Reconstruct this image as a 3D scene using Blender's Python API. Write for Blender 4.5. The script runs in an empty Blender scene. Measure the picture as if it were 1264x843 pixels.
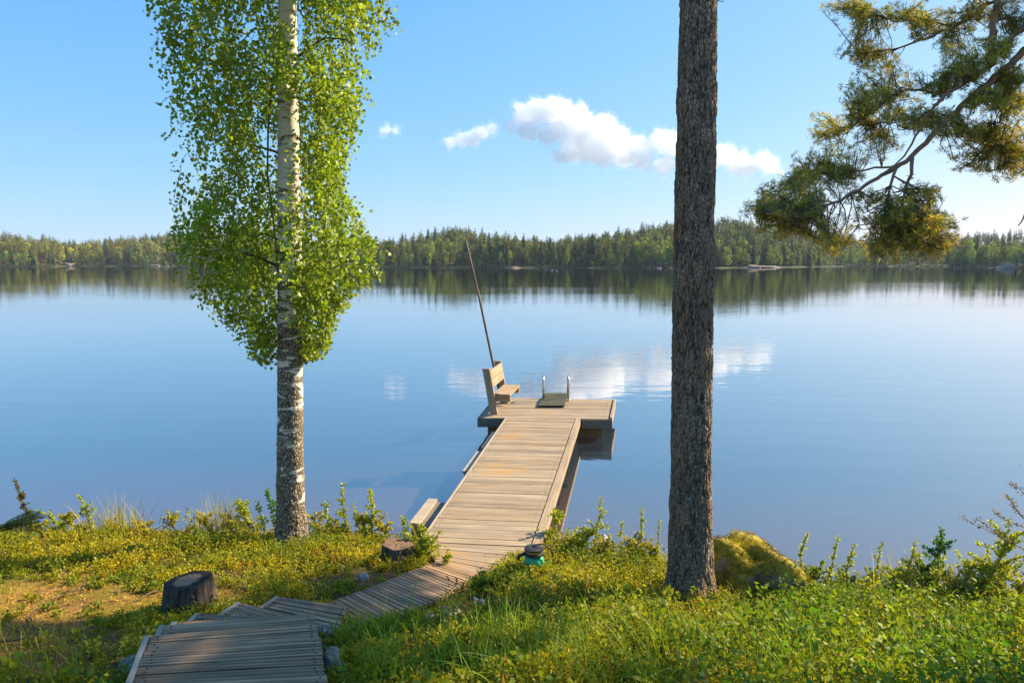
import bpy, bmesh, math, random
import numpy as np
from mathutils import Vector, noise as mnoise

# ---------------------------------------------------------------- camera, sky, sun, exposure
R = math.radians
sc = bpy.context.scene
F = 843.0                      # focal length in photo pixels (1264 wide)
CX, CY, HZ = 632.0, 421.5, 322.0
PITCH = math.atan((CY - HZ) / F)
CAMZ = 3.16
cam_d = bpy.data.cameras.new('camera')
cam = bpy.data.objects.new('camera', cam_d)
sc.collection.objects.link(cam)
cam.location = (0, 0, CAMZ)
cam.rotation_euler = (R(90) - PITCH, 0, 0)
cam_d.sensor_width = 36.0
cam_d.lens = 36.0 * F / 1264.0
cam_d.clip_start = 0.05
cam_d.clip_end = 9000
sc.camera = cam

SUN_AZ, SUN_EL = R(63), R(33)          # azimuth from +Y towards +X
SUNV = Vector((math.sin(SUN_AZ) * math.cos(SUN_EL), math.cos(SUN_AZ) * math.cos(SUN_EL), math.sin(SUN_EL)))
w = bpy.data.worlds.new('World')
sc.world = w
w.use_nodes = True
wn, wl = w.node_tree.nodes, w.node_tree.links
wn.clear()
sky = wn.new('ShaderNodeTexSky')
sky.sky_type = 'NISHITA'
sky.sun_disc = False
sky.sun_elevation = SUN_EL
sky.sun_rotation = SUN_AZ
sky.air_density = 1.0
sky.dust_density = 0.6
sky.ozone_density = 1.6
# colour response of the sky, channel by channel: a * x ** g keeps the horizon from burning out
sep_ = wn.new('ShaderNodeSeparateColor'); cmb = wn.new('ShaderNodeCombineColor')
wl.new(sky.outputs[0], sep_.inputs[0])
for ch_, (a_, g_) in enumerate(((.40, .9), (.615, .5), (.97, .2))):
    m0 = wn.new('ShaderNodeMath'); m0.operation = 'MULTIPLY'; m0.inputs[1].default_value = .27; wl.new(sep_.outputs[ch_], m0.inputs[0])
    m1_ = wn.new('ShaderNodeMath'); m1_.operation = 'POWER'; m1_.inputs[1].default_value = g_; wl.new(m0.outputs[0], m1_.inputs[0])
    m2_ = wn.new('ShaderNodeMath'); m2_.operation = 'MULTIPLY'; m2_.inputs[1].default_value = a_ / .27; wl.new(m1_.outputs[0], m2_.inputs[0])
    wl.new(m2_.outputs[0], cmb.inputs[ch_])
bg = wn.new('ShaderNodeBackground')
bg.inputs['Strength'].default_value = 0.112
wo = wn.new('ShaderNodeOutputWorld')
wl.new(cmb.outputs[0], bg.inputs['Color'])
wl.new(bg.outputs[0], wo.inputs['Surface'])

sun_d = bpy.data.lights.new('sun', 'SUN')
sun_d.energy = 5.0
sun_d.angle = R(0.55)
sun_d.color = (1.0, 0.83, 0.58)
sun = bpy.data.objects.new('sun', sun_d)
sun.rotation_euler = SUNV.to_track_quat('Z', 'Y').to_euler()
sun.location = (20, 10, 30)
sc.collection.objects.link(sun)

sc.view_settings.view_transform = 'Standard'
sc.view_settings.look = 'None'
sc.view_settings.gamma = 1.0
sc.view_settings.use_curve_mapping = False
sc.view_settings.exposure = 1.3
cy = sc.cycles
cy.use_denoising = True
cy.denoiser = 'OPENIMAGEDENOISE'
cy.max_bounces = 16
cy.diffuse_bounces = 3
cy.glossy_bounces = 3
cy.transmission_bounces = 4
cy.transparent_max_bounces = 12
cy.volume_bounces = 14
cy.caustics_reflective = False
cy.caustics_refractive = False
cy.sample_clamp_indirect = 6.0

random.seed(7)
rng = np.random.default_rng(11)

# ---------------------------------------------------------------- pixel -> world helpers
_f = np.array((0, math.cos(PITCH), -math.sin(PITCH)))
_u = np.array((0, math.sin(PITCH), math.cos(PITCH)))
_r = np.array((1.0, 0, 0))
_c = np.array((0, 0, CAMZ))
def ray(px, py):
    return _f + _r * ((px - CX) / F) + _u * ((CY - py) / F)
def at_z(px, py, z):
    d = ray(px, py)
    return _c + d * ((z - CAMZ) / d[2])
def at_y(px, py, y):
    d = ray(px, py)
    return _c + d * (y / d[1])
def to_px(p):
    q = np.asarray(p, float) - _c
    dz = q @ _f
    return CX + F * (q @ _r) / dz, CY - F * (q @ _u) / dz

def smooth(t):
    t = np.clip(t, 0, 1)
    return t * t * (3 - 2 * t)
SX = np.array([-40, -12, -6, -2, 0, .6, 1.5, 2.5, 4, 8, 40.])
SY = np.array([8.4, 7.6, 7.45, 7.3, 7.1, 6.85, 6.4, 6.05, 5.75, 5.6, 5.2])
def shore_y(x):
    return np.interp(x, SX, SY)
def vnoise(x, y, s=1.0, seed=0.0):
    x = np.asarray(x, float) * s + seed
    y = np.asarray(y, float) * s + seed * 1.7
    return (np.sin(x * 1.3 + 1.7 * np.sin(y * .9 + seed)) + np.sin(y * 1.7 + 1.3 * np.sin(x * 1.1 + 2 + seed))
            + .6 * np.sin(x * 2.9 - y * 2.3 + seed) + .5 * np.sin(x * 4.3 + y * 3.7 + 1.1 * seed)) / 3.1
ZD = .37
BL = [at_z(401, 744, .70), at_z(443, 730, .64), at_z(478, 716, .57), at_z(508, 704, .50), at_z(538, 693, .43), at_z(521.5, 668.5, ZD - .012)]
BR = [at_z(446, 768, .70), at_z(497, 757.5, .64), at_z(538, 740, .57), at_z(561, 727, .50), at_z(592, 708, .43), at_z(654, 675, ZD - .012)]
_pp = []
for a_, b_, c_, d_ in zip(BL[:-1], BL[1:], BR[:-1], BR[1:]):
    for i_ in np.linspace(0, 1, 8):
        for k_ in np.linspace(-.08, 1.12, 10):
            l_, r_ = a_ + (b_ - a_) * i_, c_ + (d_ - c_) * i_
            _pp.append(l_ + (r_ - l_) * k_)
_pp = np.array(_pp)
def path_cut(x, y, z):
    shp = np.shape(z); x, y, z = np.ravel(x), np.ravel(y), np.ravel(z).copy()
    m = (x > _pp[:, 0].min() - .5) & (x < _pp[:, 0].max() + .5) & (y > _pp[:, 1].min() - .5) & (y < _pp[:, 1].max() + .5)
    if m.any():
        D = np.hypot(x[m][:, None] - _pp[None, :, 0], y[m][:, None] - _pp[None, :, 1])
        k = D.argmin(1); dm = D[np.arange(len(k)), k]
        z[m] = np.minimum(z[m], _pp[k, 2] - .055 + np.maximum(0, dm - .06) * .9)
    return z.reshape(shp)
def ground_h(x, y):
    x = np.asarray(x, float); y = np.asarray(y, float)
    s = shore_y(x) + .12 * vnoise(x, x * 0, 1.3) - y
    land = .2 * smooth(s / .4) + .2 * np.maximum(0, s - .2)
    land = np.where(land > 1.7, 1.7 + (land - 1.7) * .25, land)
    land = np.minimum(land, 6.0)
    land = land + .035 * vnoise(x, y, 1.5) * smooth(s) + .02 * vnoise(x, y, 4.3, 3) * smooth(s)
    bed = np.maximum(-.16 * -s - .02, -3.0)
    return path_cut(x, y, np.where(s > 0, land, bed))
def gnd(px, py):
    d = ray(px, py)
    t = 1.5
    while t < 60:
        p = _c + d * t
        if p[2] <= float(ground_h(p[0], p[1])): return p
        t += .01
    return _c + d * t

# ---------------------------------------------------------------- object helpers
COL = sc.collection
UPV = np.array((0, 0, 1.0))
def tag(o, label=None, cat=None, group=None, kind=None):
    if label: o['label'] = label
    if cat: o['category'] = cat
    if group: o['group'] = group
    if kind: o['kind'] = kind
    return o
def thing(name, label, cat, loc=(0, 0, 0), group=None):
    o = bpy.data.objects.new(name, None)
    o.empty_display_size = .1
    COL.objects.link(o)
    o.location = tuple(float(v) for v in loc)
    return tag(o, label, cat, group)

class MB:
    """Collects geometry; build() links it as one mesh object."""
    def __init__(s):
        s.V, s.Fc, s.C, s.UV, s.n, s.M = [], [], [], [], 0, []
    def add(s, verts, faces, col=(1, 1, 1), uv=None, mi=0):
        verts = np.asarray(verts, float).reshape(-1, 3)
        s.V.append(verts)
        c = np.asarray(col, float)
        if c.ndim == 1: c = np.tile(c, (len(verts), 1))
        s.C.append(c)
        for f in faces:
            s.Fc.append([i + s.n for i in f])
            s.M.append(mi)
        if uv is None: uv = verts[:, :2]
        s.UV.append(np.asarray(uv, float))
        s.n += len(verts)
    def box(s, o, ax, ay, az, col=(1, 1, 1), uvax=0, mi=0):
        """box from corner o with edge vectors ax, ay, az; uvax = index of the grain axis"""
        o, A = np.asarray(o, float), [np.asarray(v, float) for v in (ax, ay, az)]
        sgn = [(0,0,0),(1,0,0),(1,1,0),(0,1,0),(0,0,1),(1,0,1),(1,1,1),(0,1,1)]
        V = [o + A[0]*a + A[1]*b + A[2]*c for a, b, c in sgn]
        L = [np.linalg.norm(v) for v in A]
        r1, r2 = random.random() * 50, random.random() * 50
        oth = [i for i in range(3) if i != uvax]
        UV = [(q[uvax] * L[uvax] + r1, q[oth[0]] * L[oth[0]] + q[oth[1]] * L[oth[1]] + r2) for q in sgn]
        flip = np.dot(np.cross(A[0], A[1]), A[2]) < 0
        fs = [(0,3,2,1),(4,5,6,7),(0,1,5,4),(1,2,6,5),(2,3,7,6),(3,0,4,7)]
        if flip: fs = [f[::-1] for f in fs]
        s.add(V, fs, col, UV, mi)
    def hexa(s, bot, top, col=(1, 1, 1), uv=None):
        fs = [(0,3,2,1),(4,5,6,7),(0,1,5,4),(1,2,6,5),(2,3,7,6),(3,0,4,7)]
        s.add(list(bot) + list(top), fs, col, uv)
    def tube(s, pts, rad, n=8, col=(1, 1, 1), cap=True, mi=0):
        pts = np.asarray(pts, float); rad = np.broadcast_to(np.asarray(rad, float), (len(pts),))
        m = len(pts)
        T = np.gradient(pts, axis=0)
        T /= np.linalg.norm(T, axis=1)[:, None] + 1e-9
        ref = np.array((0, 0, 1.0)) if abs(T[0][2]) < .9 else np.array((1.0, 0, 0))
        V, UV = [], []
        nrm = np.cross(T[0], ref); nrm /= np.linalg.norm(nrm)
        L = 0
        for i in range(m):
            nrm = nrm - T[i] * np.dot(nrm, T[i]); nrm /= np.linalg.norm(nrm) + 1e-9
            b = np.cross(T[i], nrm)
            if i: L += np.linalg.norm(pts[i] - pts[i-1])
            for k in range(n):
                a = 2 * math.pi * k / n
                V.append(pts[i] + (nrm * math.cos(a) + b * math.sin(a)) * rad[i]); UV.append((L, a * rad[i]))
        Fs = []
        for i in range(m - 1):
            for k in range(n):
                k2 = (k + 1) % n
                Fs.append((i*n+k, i*n+k2, (i+1)*n+k2, (i+1)*n+k))
        if cap:
            Fs.append(tuple(range(n))[::-1]); Fs.append(tuple((m-1)*n + k for k in range(n)))
        s.add(V, Fs, col, UV, mi)
    def build(s, name, mat, parent=None, smooth_sh=False, origin=None):
        V = np.concatenate(s.V); C = np.concatenate(s.C); UV = np.concatenate(s.UV)
        return mesh_obj(name, V, s.Fc, mat, parent, C, UV, smooth_sh, origin, s.M)

def mesh_obj(name, V, Fc, mat, parent=None, col=None, uv=None, smooth_sh=False, origin=None, mi=None):
    """V in world space; if parent is given its location is subtracted."""
    V = np.asarray(V, np.float64)
    off = np.zeros(3)
    if parent is not None:
        p = parent
        while p is not None:
            off += np.array(p.location); p = p.parent
    elif origin is not None: off = np.asarray(origin, float)
    V = V - off
    me = bpy.data.meshes.new(name)
    if isinstance(Fc, np.ndarray):
        m, k = Fc.shape
        me.vertices.add(len(V)); me.vertices.foreach_set('co', V.astype(np.float32).ravel())
        me.loops.add(m * k); me.loops.foreach_set('vertex_index', Fc.astype(np.int32).ravel())
        me.polygons.add(m)
        me.polygons.foreach_set('loop_start', (np.arange(m) * k).astype(np.int32))
        me.update(calc_edges=True)
    else:
        me.from_pydata(V.tolist(), [], Fc)
    if col is not None:
        a = me.color_attributes.new('Col', 'FLOAT_COLOR', 'POINT')
        a.data.foreach_set('color', np.concatenate([col, np.ones((len(col), 1))], 1).astype(np.float32).ravel())
    if uv is not None:
        li = np.empty(len(me.loops), np.int32); me.loops.foreach_get('vertex_index', li)
        u = me.uv_layers.new(name='UVMap')
        u.data.foreach_set('uv', uv[li].astype(np.float32).ravel())
    mats = mat if isinstance(mat, (list, tuple)) else [mat]
    for mm in mats: me.materials.append(mm)
    if mi is not None and len(mats) > 1: me.polygons.foreach_set('material_index', np.asarray(mi, np.int32))
    if smooth_sh: me.polygons.foreach_set('use_smooth', np.ones(len(me.polygons), bool))
    me.validate(); me.update()
    o = bpy.data.objects.new(name, me)
    COL.objects.link(o)
    if parent is not None: o.parent = parent
    elif origin is not None: o.location = off
    return o

# ---------------------------------------------------------------- material helpers
class NT:
    def __init__(s, name):
        s.m = bpy.data.materials.new(name); s.m.use_nodes = True
        s.t = s.m.node_tree; s.t.nodes.clear()
        s.out = s.t.nodes.new('ShaderNodeOutputMaterial')
    def n(s, typ, **kw):
        nd = s.t.nodes.new('ShaderNode' + typ)
        for k, v in kw.items():
            if k.startswith('i_'):
                key = k[2:]
                key = int(key) if key.isdigit() else key.replace('_', ' ')
                if isinstance(v, bpy.types.NodeSocket): s.t.links.new(v, nd.inputs[key])
                else: nd.inputs[key].default_value = v
            else: setattr(nd, k, v)
        return nd
    def link(s, a, b): s.t.links.new(a, b)
    def ramp(s, fac, stops, interp='LINEAR'):
        nd = s.t.nodes.new('ShaderNodeValToRGB')
        cr = nd.color_ramp; cr.interpolation = interp
        while len(cr.elements) > 1: cr.elements.remove(cr.elements[-1])
        for i, (p, c) in enumerate(stops):
            e = cr.elements[0] if i == 0 else cr.elements.new(p)
            e.position = p
            e.color = (*c, 1) if hasattr(c, '__len__') else (c, c, c, 1)
        s.link(fac, nd.inputs[0])
        return nd.outputs[0]
    def mix(s, fac, a, b, mode='MIX'):
        nd = s.t.nodes.new('ShaderNodeMix'); nd.data_type = 'RGBA'; nd.blend_type = mode
        for si, v in ((0, fac), (6, a), (7, b)):
            sock = nd.inputs[si]
            if isinstance(v, bpy.types.NodeSocket): s.link(v, sock)
            elif hasattr(v, '__len__'): sock.default_value = (*v, 1) if len(v) == 3 else v
            else: sock.default_value = v if si == 0 else (v, v, v, 1)
        return nd.outputs[2]
    def math(s, op, a, b=0.0, clamp=False):
        nd = s.t.nodes.new('ShaderNodeMath'); nd.operation = op; nd.use_clamp = clamp
        for i, v in enumerate((a, b)):
            if isinstance(v, bpy.types.NodeSocket): s.link(v, nd.inputs[i])
            else: nd.inputs[i].default_value = v
        return nd.outputs[0]
    def noise(s, vec, scale, detail=4, rough=.55, dist=0.0):
        nd = s.n('TexNoise', i_Scale=scale, i_Detail=detail, i_Roughness=rough, i_Distortion=dist)
        if vec is not None: s.link(vec, nd.inputs['Vector'])
        return nd.outputs[0]
    def mapping(s, vec, scale, loc=(0, 0, 0), rot=(0, 0, 0)):
        nd = s.n('Mapping'); nd.inputs['Scale'].default_value = scale; nd.inputs['Location'].default_value = loc
        nd.inputs['Rotation'].default_value = rot
        s.link(vec, nd.inputs['Vector']); return nd.outputs[0]
    def bump(s, h, strength=.5, dist=.01, normal=None):
        nd = s.n('Bump', i_Strength=strength, i_Distance=dist); s.link(h, nd.inputs['Height'])
        if normal is not None: s.link(normal, nd.inputs['Normal'])
        return nd.outputs[0]
    def principled(s, col, rough=.7, spec=.3, normal=None, metal=0.0):
        nd = s.n('BsdfPrincipled')
        for key, v in (('Base Color', col), ('Roughness', rough), ('Specular IOR Level', spec), ('Metallic', metal)):
            if isinstance(v, bpy.types.NodeSocket): s.link(v, nd.inputs[key])
            else: nd.inputs[key].default_value = (*v, 1) if hasattr(v, '__len__') else v
        if normal is not None: s.link(normal, nd.inputs['Normal'])
        return nd.outputs[0]
    def done(s, shader):
        s.link(shader, s.out.inputs['Surface']); return s.m
    def attr(s): return s.n('Attribute', attribute_name='Col').outputs['Color']
    def obj(s): return s.n('TexCoord').outputs['Object']
    def pos(s): return s.n('NewGeometry').outputs['Position']
    def uv(s): return s.n('UVMap', uv_map='UVMap').outputs[0]

def mat_foliage(name, trans=.45, rough=.55, spec=.25, tint=(1.15, 1.12, .4), rnd=False, nscale=None):
    t = NT(name)
    c = t.attr()
    if rnd:
        oi = t.n('ObjectInfo').outputs['Random']
        h = t.n('HueSaturation', i_Hue=t.math('ADD', t.math('MULTIPLY', oi, .04), .48), i_Value=t.math('ADD', t.math('MULTIPLY', oi, .55), .72), i_Color=c)
        c = h.outputs[0]
    p = t.principled(c, rough, spec)
    tr = t.n('BsdfTranslucent', i_Color=t.mix(1.0, c, tint, 'MULTIPLY')).outputs[0]
    m = t.n('MixShader', i_0=trans); t.link(p, m.inputs[1]); t.link(tr, m.inputs[2])
    return t.done(m.outputs[0])

def mat_wood(name, dark, mid, light, rough=.75, knots=.5, groove=0.0, stain=0.0):
    t = NT(name)
    uv = t.uv()
    g1 = t.noise(t.mapping(uv, (1.2, 38, 1)), 1.0, 5, .65, .3)
    g2 = t.noise(t.mapping(uv, (3.0, 150, 1)), 1.0, 3, .6)
    st = t.noise(t.mapping(uv, (1.4, 5, 1)), 1.0, 4, .6)
    g = t.math('ADD', t.math('MULTIPLY', g1, .7), t.math('MULTIPLY', g2, .3))
    c = t.ramp(g, [(.28, dark), (.5, mid), (.72, light)])
    c = t.mix(t.ramp(st, [(.45, 0.0), (.75, .55)]), c, dark)
    kn = t.n('TexVoronoi', i_Scale=1.0); t.link(t.mapping(uv, (2.2, 9, 1)), kn.inputs['Vector'])
    kk = t.ramp(kn.outputs['Distance'], [(.03, knots), (.1, 0.0)])
    c = t.mix(kk, c, tuple(v * .35 for v in dark))
    c = t.mix(1.0, c, t.attr(), 'MULTIPLY')
    if stain:
        sn = t.noise(t.pos(), 1.1, 5, .65)
        c = t.mix(t.ramp(sn, [(.57, 0.0), (.70, stain)]), c, (.42, .22, .045))
    if groove:
        sx = t.n('SeparateXYZ'); t.link(uv, sx.inputs[0])
        wv_ = t.math('ADD', t.math('MULTIPLY', t.math('SINE', t.math('ADD', t.math('MULTIPLY', sx.outputs['Y'], 230), t.math('MULTIPLY', st, 3))), .5), .5)
        c = t.mix(t.ramp(wv_, [(.0, groove), (.45, 0.0)]), c, tuple(v * .6 for v in dark))
        g = t.math('ADD', g, wv_)
    b = t.bump(g, .45, .004)
    return t.done(t.principled(c, rough, .25, b))

M = {}
M['deck'] = mat_wood('weathered_deck_wood', (.15, .10, .058), (.33, .25, .16), (.45, .36, .25), stain=.55)
M['grey_deck'] = mat_wood('grey_board_wood', (.06, .038, .022), (.31, .195, .11), (.58, .40, .24), groove=.5, knots=.85)
M['fascia'] = mat_wood('old_fascia_wood', (.10, .085, .06), (.20, .17, .125), (.28, .245, .19))
M['bench'] = mat_wood('bench_wood', (.20, .135, .075), (.36, .265, .165), (.46, .36, .24))
M['pole'] = mat_wood('pole_wood', (.10, .06, .04), (.22, .15, .10), (.34, .25, .18))
M['trim'] = mat_wood('pale_trim_wood', (.26, .20, .14), (.40, .33, .25), (.52, .45, .36))
M['leaf'] = mat_foliage('green_leaf', .42)
M['birch_leaf'] = mat_foliage('birch_leaf', .45, .45, .35, (1.15, 1.2, .3))
M['needle'] = mat_foliage('pine_needle', .55, .5, .3, (1.2, 1.0, .4))
M['grass'] = mat_foliage('grass_blade', .4, .5, .3, (1.1, 1.1, .4))
M['moss_blade'] = mat_foliage('moss_tuft', .3, .8, .1, (1.1, 1.0, .3))
M['far_leaf'] = mat_foliage('far_foliage', .22, .8, .1, (1.2, 1.1, .5), rnd=True)
M['mass_leaf'] = mat_foliage('forest_foliage', .22, .8, .1, (1.2, 1.1, .5))

def mat_simple(name, col, rough=.6, spec=.3, nscale=20, var=.3, metal=0.0, bump=.2, bd=.003):
    t = NT(name)
    nz = t.noise(t.obj(), nscale, 5, .6)
    c = t.mix(nz, tuple(v * (1 - var) for v in col), tuple(min(1, v * (1 + var)) for v in col))
    return t.done(t.principled(c, rough, spec, t.bump(nz, bump, bd), metal))
M['steel'] = mat_simple('brushed_steel', (.62, .62, .6), .28, .5, 60, .1, 1.0, .05, .001)
M['dark_twig'] = mat_simple('dark_twig_bark', (.12, .075, .045), .85, .2, 40, .4)
M['red_limb'] = mat_simple('reddish_pine_limb_bark', (.26, .14, .08), .85, .2, 22, .5, 0, .6, .008)
M['stem'] = mat_simple('plant_stem', (.16, .13, .05), .7, .2, 40, .3)
M['black_iron'] = mat_simple('black_iron', (.03, .025, .025), .5, .4, 60, .4)
M['green_plastic'] = mat_simple('green_enamel', (.03, .36, .17), .35, .5, 30, .12, 0, .1, .002)
M['foam'] = mat_simple('float_side', (.30, .19, .09), .8, .2, 10, .4)

# birch bark: white with horizontal lenticels and dark rough patches, rougher and browner towards the foot
t = NT('birch_bark')
ob = t.obj()
sep = t.n('SeparateXYZ'); t.link(ob, sep.inputs[0]); z = sep.outputs['Z']
lent = t.noise(t.mapping(ob, (4, 4, 26)), 1.0, 4, .65)
lent2 = t.noise(t.mapping(ob, (3, 3, 9)), 1.0, 4, .65, .6)
crack = t.n('TexVoronoi', i_Scale=1.0, feature='DISTANCE_TO_EDGE'); t.link(t.mapping(ob, (42, 42, 24)), crack.inputs['Vector'])
fine = t.noise(ob, 70, 4, .7)
white = t.mix(fine, (.56, .49, .37), (.82, .76, .63))
white = t.mix(t.ramp(lent, [(.56, 0.0), (.63, .8)]), white, (.13, .09, .06))
rough_c = t.mix(t.ramp(crack.outputs[0], [(.02, 0.0), (.22, 1.0)]), (.05, .04, .03), t.mix(fine, (.22, .165, .105), (.44, .36, .24)))
base = t.math('ADD', t.math('ADD', t.math('MULTIPLY', lent2, 1.9), -.45), t.math('MULTIPLY', t.math('SUBTRACT', 2.5, z), .11))
rm = t.ramp(base, [(.46, 0.0), (.56, 1.0)])
col = t.mix(rm, white, rough_c)
b = t.bump(t.math('ADD', t.math('MULTIPLY', t.math('MULTIPLY', crack.outputs[0], rm), 2.0), t.math('MULTIPLY', fine, .3)), .8, .012)
M['birch_bark'] = t.done(t.principled(col, .8, .2, b))

# pine bark: plates from the mesh, darker cracks through the colour attribute
t = NT('pine_bark')
ob = t.obj()
fl = t.noise(t.mapping(ob, (24, 24, 14)), 1.0, 6, .7)
pat = t.noise(t.mapping(ob, (5, 5, 2.5)), 1.0, 3, .6)
vf = t.n('TexVoronoi', i_Scale=1.0, feature='DISTANCE_TO_EDGE'); t.link(t.mapping(ob, (58, 58, 26)), vf.inputs['Vector'])
flk = t.ramp(vf.outputs[0], [(.0, 0.0), (.16, 1.0)])
c = t.mix(fl, (.18, .138, .105), (.54, .44, .34))
c = t.mix(t.math('MULTIPLY', t.math('SUBTRACT', 1.0, flk), .55), c, (.05, .036, .026))
c = t.mix(t.ramp(pat, [(.48, 0.0), (.68, .6)]), c, (.36, .20, .11))
c = t.mix(t.ramp(t.noise(t.mapping(ob, (3, 3, 1.2)), 1.0, 3, .6), [(.35, .3), (.55, 0.0)]), c, (.08, .06, .045))
lich = t.noise(ob, 34, 4, .7)
c = t.mix(t.ramp(lich, [(.6, 0.0), (.7, .35)]), c, (.27, .26, .21))
c = t.mix(1.0, c, t.attr(), 'MULTIPLY')
b = t.bump(t.math('ADD', t.math('ADD', fl, t.math('MULTIPLY', flk, .5)), t.math('MULTIPLY', lich, .5)), 1.0, .022)
M['pine_bark'] = t.done(t.principled(c, .9, .15, b))

t = NT('rough_stump_bark')
ob = t.obj()
fl = t.noise(t.mapping(ob, (26, 26, 8)), 1.0, 6, .7)
c = t.mix(1.0, t.mix(fl, (.018, .014, .010), (.19, .155, .12)), t.attr(), 'MULTIPLY')
M['stump_bark'] = t.done(t.principled(c, .9, .15, t.bump(fl, .9, .015)))
t = NT('charred_stump_cut')
ob = t.obj()
sep = t.n('SeparateXYZ'); t.link(ob, sep.inputs[0])
rad = t.n('VectorMath', operation='LENGTH'); t.link(t.mapping(ob, (1, 1, 0)), rad.inputs[0])
nz = t.noise(ob, 22, 5, .65)
rr = t.math('ADD', rad.outputs['Value'], t.math('MULTIPLY', t.math('SUBTRACT', nz, .5), .09))
ring = t.math('SINE', t.math('MULTIPLY', rr, 420))
c = t.ramp(rr, [(.075, (.30, .19, .115)), (.10, (.03, .024, .02)), (.16, (.016, .013, .012))])
c = t.mix(t.math('MULTIPLY', t.math('ADD', ring, 1), .18), c, (.02, .016, .014))
M['stump_cut'] = t.done(t.principled(c, .85, .2, t.bump(nz, .6, .01)))
t = NT('red_brown_stump_cut')
ob = t.obj()
nz = t.noise(t.mapping(ob, (10, 60, 10)), 1.0, 5, .65)
M['stump_cut_red'] = t.done(t.principled(t.mix(nz, (.10, .055, .035), (.27, .165, .105)), .85, .2, t.bump(nz, .6, .01)))

def mat_rock(name, a, b, lich=.5, moss=None):
    t = NT(name)
    ob = t.obj()
    n1 = t.noise(ob, 5, 7, .65); n2 = t.noise(ob, 28, 6, .7); n3 = t.noise(ob, 2.5, 5, .7)
    c = t.mix(t.ramp(n1, [(.35, 0.0), (.65, 1.0)]), a, b)
    c = t.mix(t.ramp(n2, [(.52, 0.0), (.66, lich)]), c, tuple(min(1, v * 1.5) for v in b))
    if moss:
        nm = t.n('SeparateXYZ'); t.link(t.n('NewGeometry').outputs['Normal'], nm.inputs[0])
        f = t.ramp(t.math('ADD', t.math('MULTIPLY', nm.outputs['Z'], .6), t.math('MULTIPLY', n3, .9)), [(.52, 0.0), (.66, 1.0)])
        mc = t.ramp(n2, [(.3, tuple(v * .45 for v in moss)), (.6, moss)])
        c = t.mix(f, c, mc)
    return t.done(t.principled(c, .85, .25, t.bump(t.math('ADD', n1, t.math('MULTIPLY', n2, .5)), .7, .03)))
M['rock'] = mat_rock('grey_granite', (.19, .165, .14), (.44, .39, .33))
M['pale_rock'] = mat_rock('pale_pebble_stone', (.30, .25, .20), (.52, .46, .38))
M['far_rock'] = mat_rock('pinkish_shore_granite', (.16, .12, .095), (.30, .235, .19))
M['mossy'] = mat_rock('mossy_granite', (.15, .11, .085), (.33, .26, .20), .4, (.36, .28, .03))

# ground: litter, soil, moss; bed under the water
t = NT('forest_ground')
po = t.pos()
n1 = t.noise(po, 2.2, 6, .65); n2 = t.noise(po, 18, 6, .7); n3 = t.noise(po, 75, 4, .7)
c = t.ramp(n2, [(.3, (.045, .032, .02)), (.5, (.13, .088, .045)), (.68, (.27, .185, .085))])
c = t.mix(t.ramp(n1, [(.42, 0.0), (.6, .8)]), c, t.mix(n3, (.06, .07, .012), (.20, .19, .03)))
c = t.mix(1.0, c, t.attr(), 'MULTIPLY')
sp = t.n('SeparateXYZ'); t.link(po, sp.inputs[0])
bedm = t.ramp(t.math('ADD', t.math('MULTIPLY', sp.outputs['Z'], 5), .7), [(.35, 1.0), (.65, 0.0)])
bed = t.mix(t.ramp(t.math('ADD', t.math('MULTIPLY', sp.outputs['Z'], .5), 1.0), [(.35, 0.0), (.95, 1.0)]), (.05, .10, .16), t.mix(n1, (.26, .165, .10), (.42, .28, .17)))  # deeper bed painted dark blue for the light that water absorbs
c = t.mix(bedm, c, bed)
M['ground'] = t.done(t.principled(c, .95, .1, t.bump(t.math('ADD', n2, n3), .8, .03)))

t = NT('far_hill_ground')
po = t.pos()
n1 = t.noise(po, .05, 4, .6)
M['hill'] = t.done(t.principled(t.mix(n1, (.03, .04, .015), (.09, .095, .035)), .95, .1))

# water: mirror by Fresnel over a turbid brown-blue body that lets the near bed through
t = NT('lake_water')
po = t.pos()
w1 = t.noise(t.mapping(po, (.9, 2.6, 1), rot=(0, 0, R(12))), 1.0, 3, .5, .3)
w2 = t.noise(t.mapping(po, (2.2, 7, 1), rot=(0, 0, R(-9))), 1.0, 2, .5)
w3 = t.noise(t.mapping(po, (.06, .25, 1)), 1.0, 3, .55)
patch = t.ramp(t.noise(t.mapping(po, (.012, .06, 1)), 1.0, 3, .5), [(.35, .35), (.65, 1.0)])
w4 = t.noise(t.mapping(po, (.28, 1.5, 1), rot=(0, 0, R(5))), 1.0, 2, .5, .6)
h = t.math('MULTIPLY', t.math('ADD', t.math('ADD', t.math('MULTIPLY', w1, .7), t.math('MULTIPLY', w4, 1.1)), t.math('ADD', t.math('MULTIPLY', w2, .25), t.math('MULTIPLY', w3, 1.6))), patch)
bp = t.bump(h, .5, .011)
gl = t.n('BsdfGlossy', i_Roughness=.01); t.link(bp, gl.inputs['Normal'])
lw = t.n('LayerWeight', i_Blend=.5); t.link(bp, lw.inputs['Normal'])
df = t.n('BsdfDiffuse', i_Color=(.07, .125, .20, 1))
tp = t.n('BsdfTransparent', i_Color=(.82, .72, .58, 1))
m1 = t.n('MixShader', i_0=.75); t.link(df.outputs[0], m1.inputs[1]); t.link(tp.outputs[0], m1.inputs[2])
m2 = t.n('MixShader'); t.link(t.math('MULTIPLY', t.math('POWER', lw.outputs['Facing'], 2.2), 1.2, True), m2.inputs[0]); t.link(m1.outputs[0], m2.inputs[1]); t.link(gl.outputs[0], m2.inputs[2])
M['water'] = t.done(m2.outputs[0])

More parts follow.
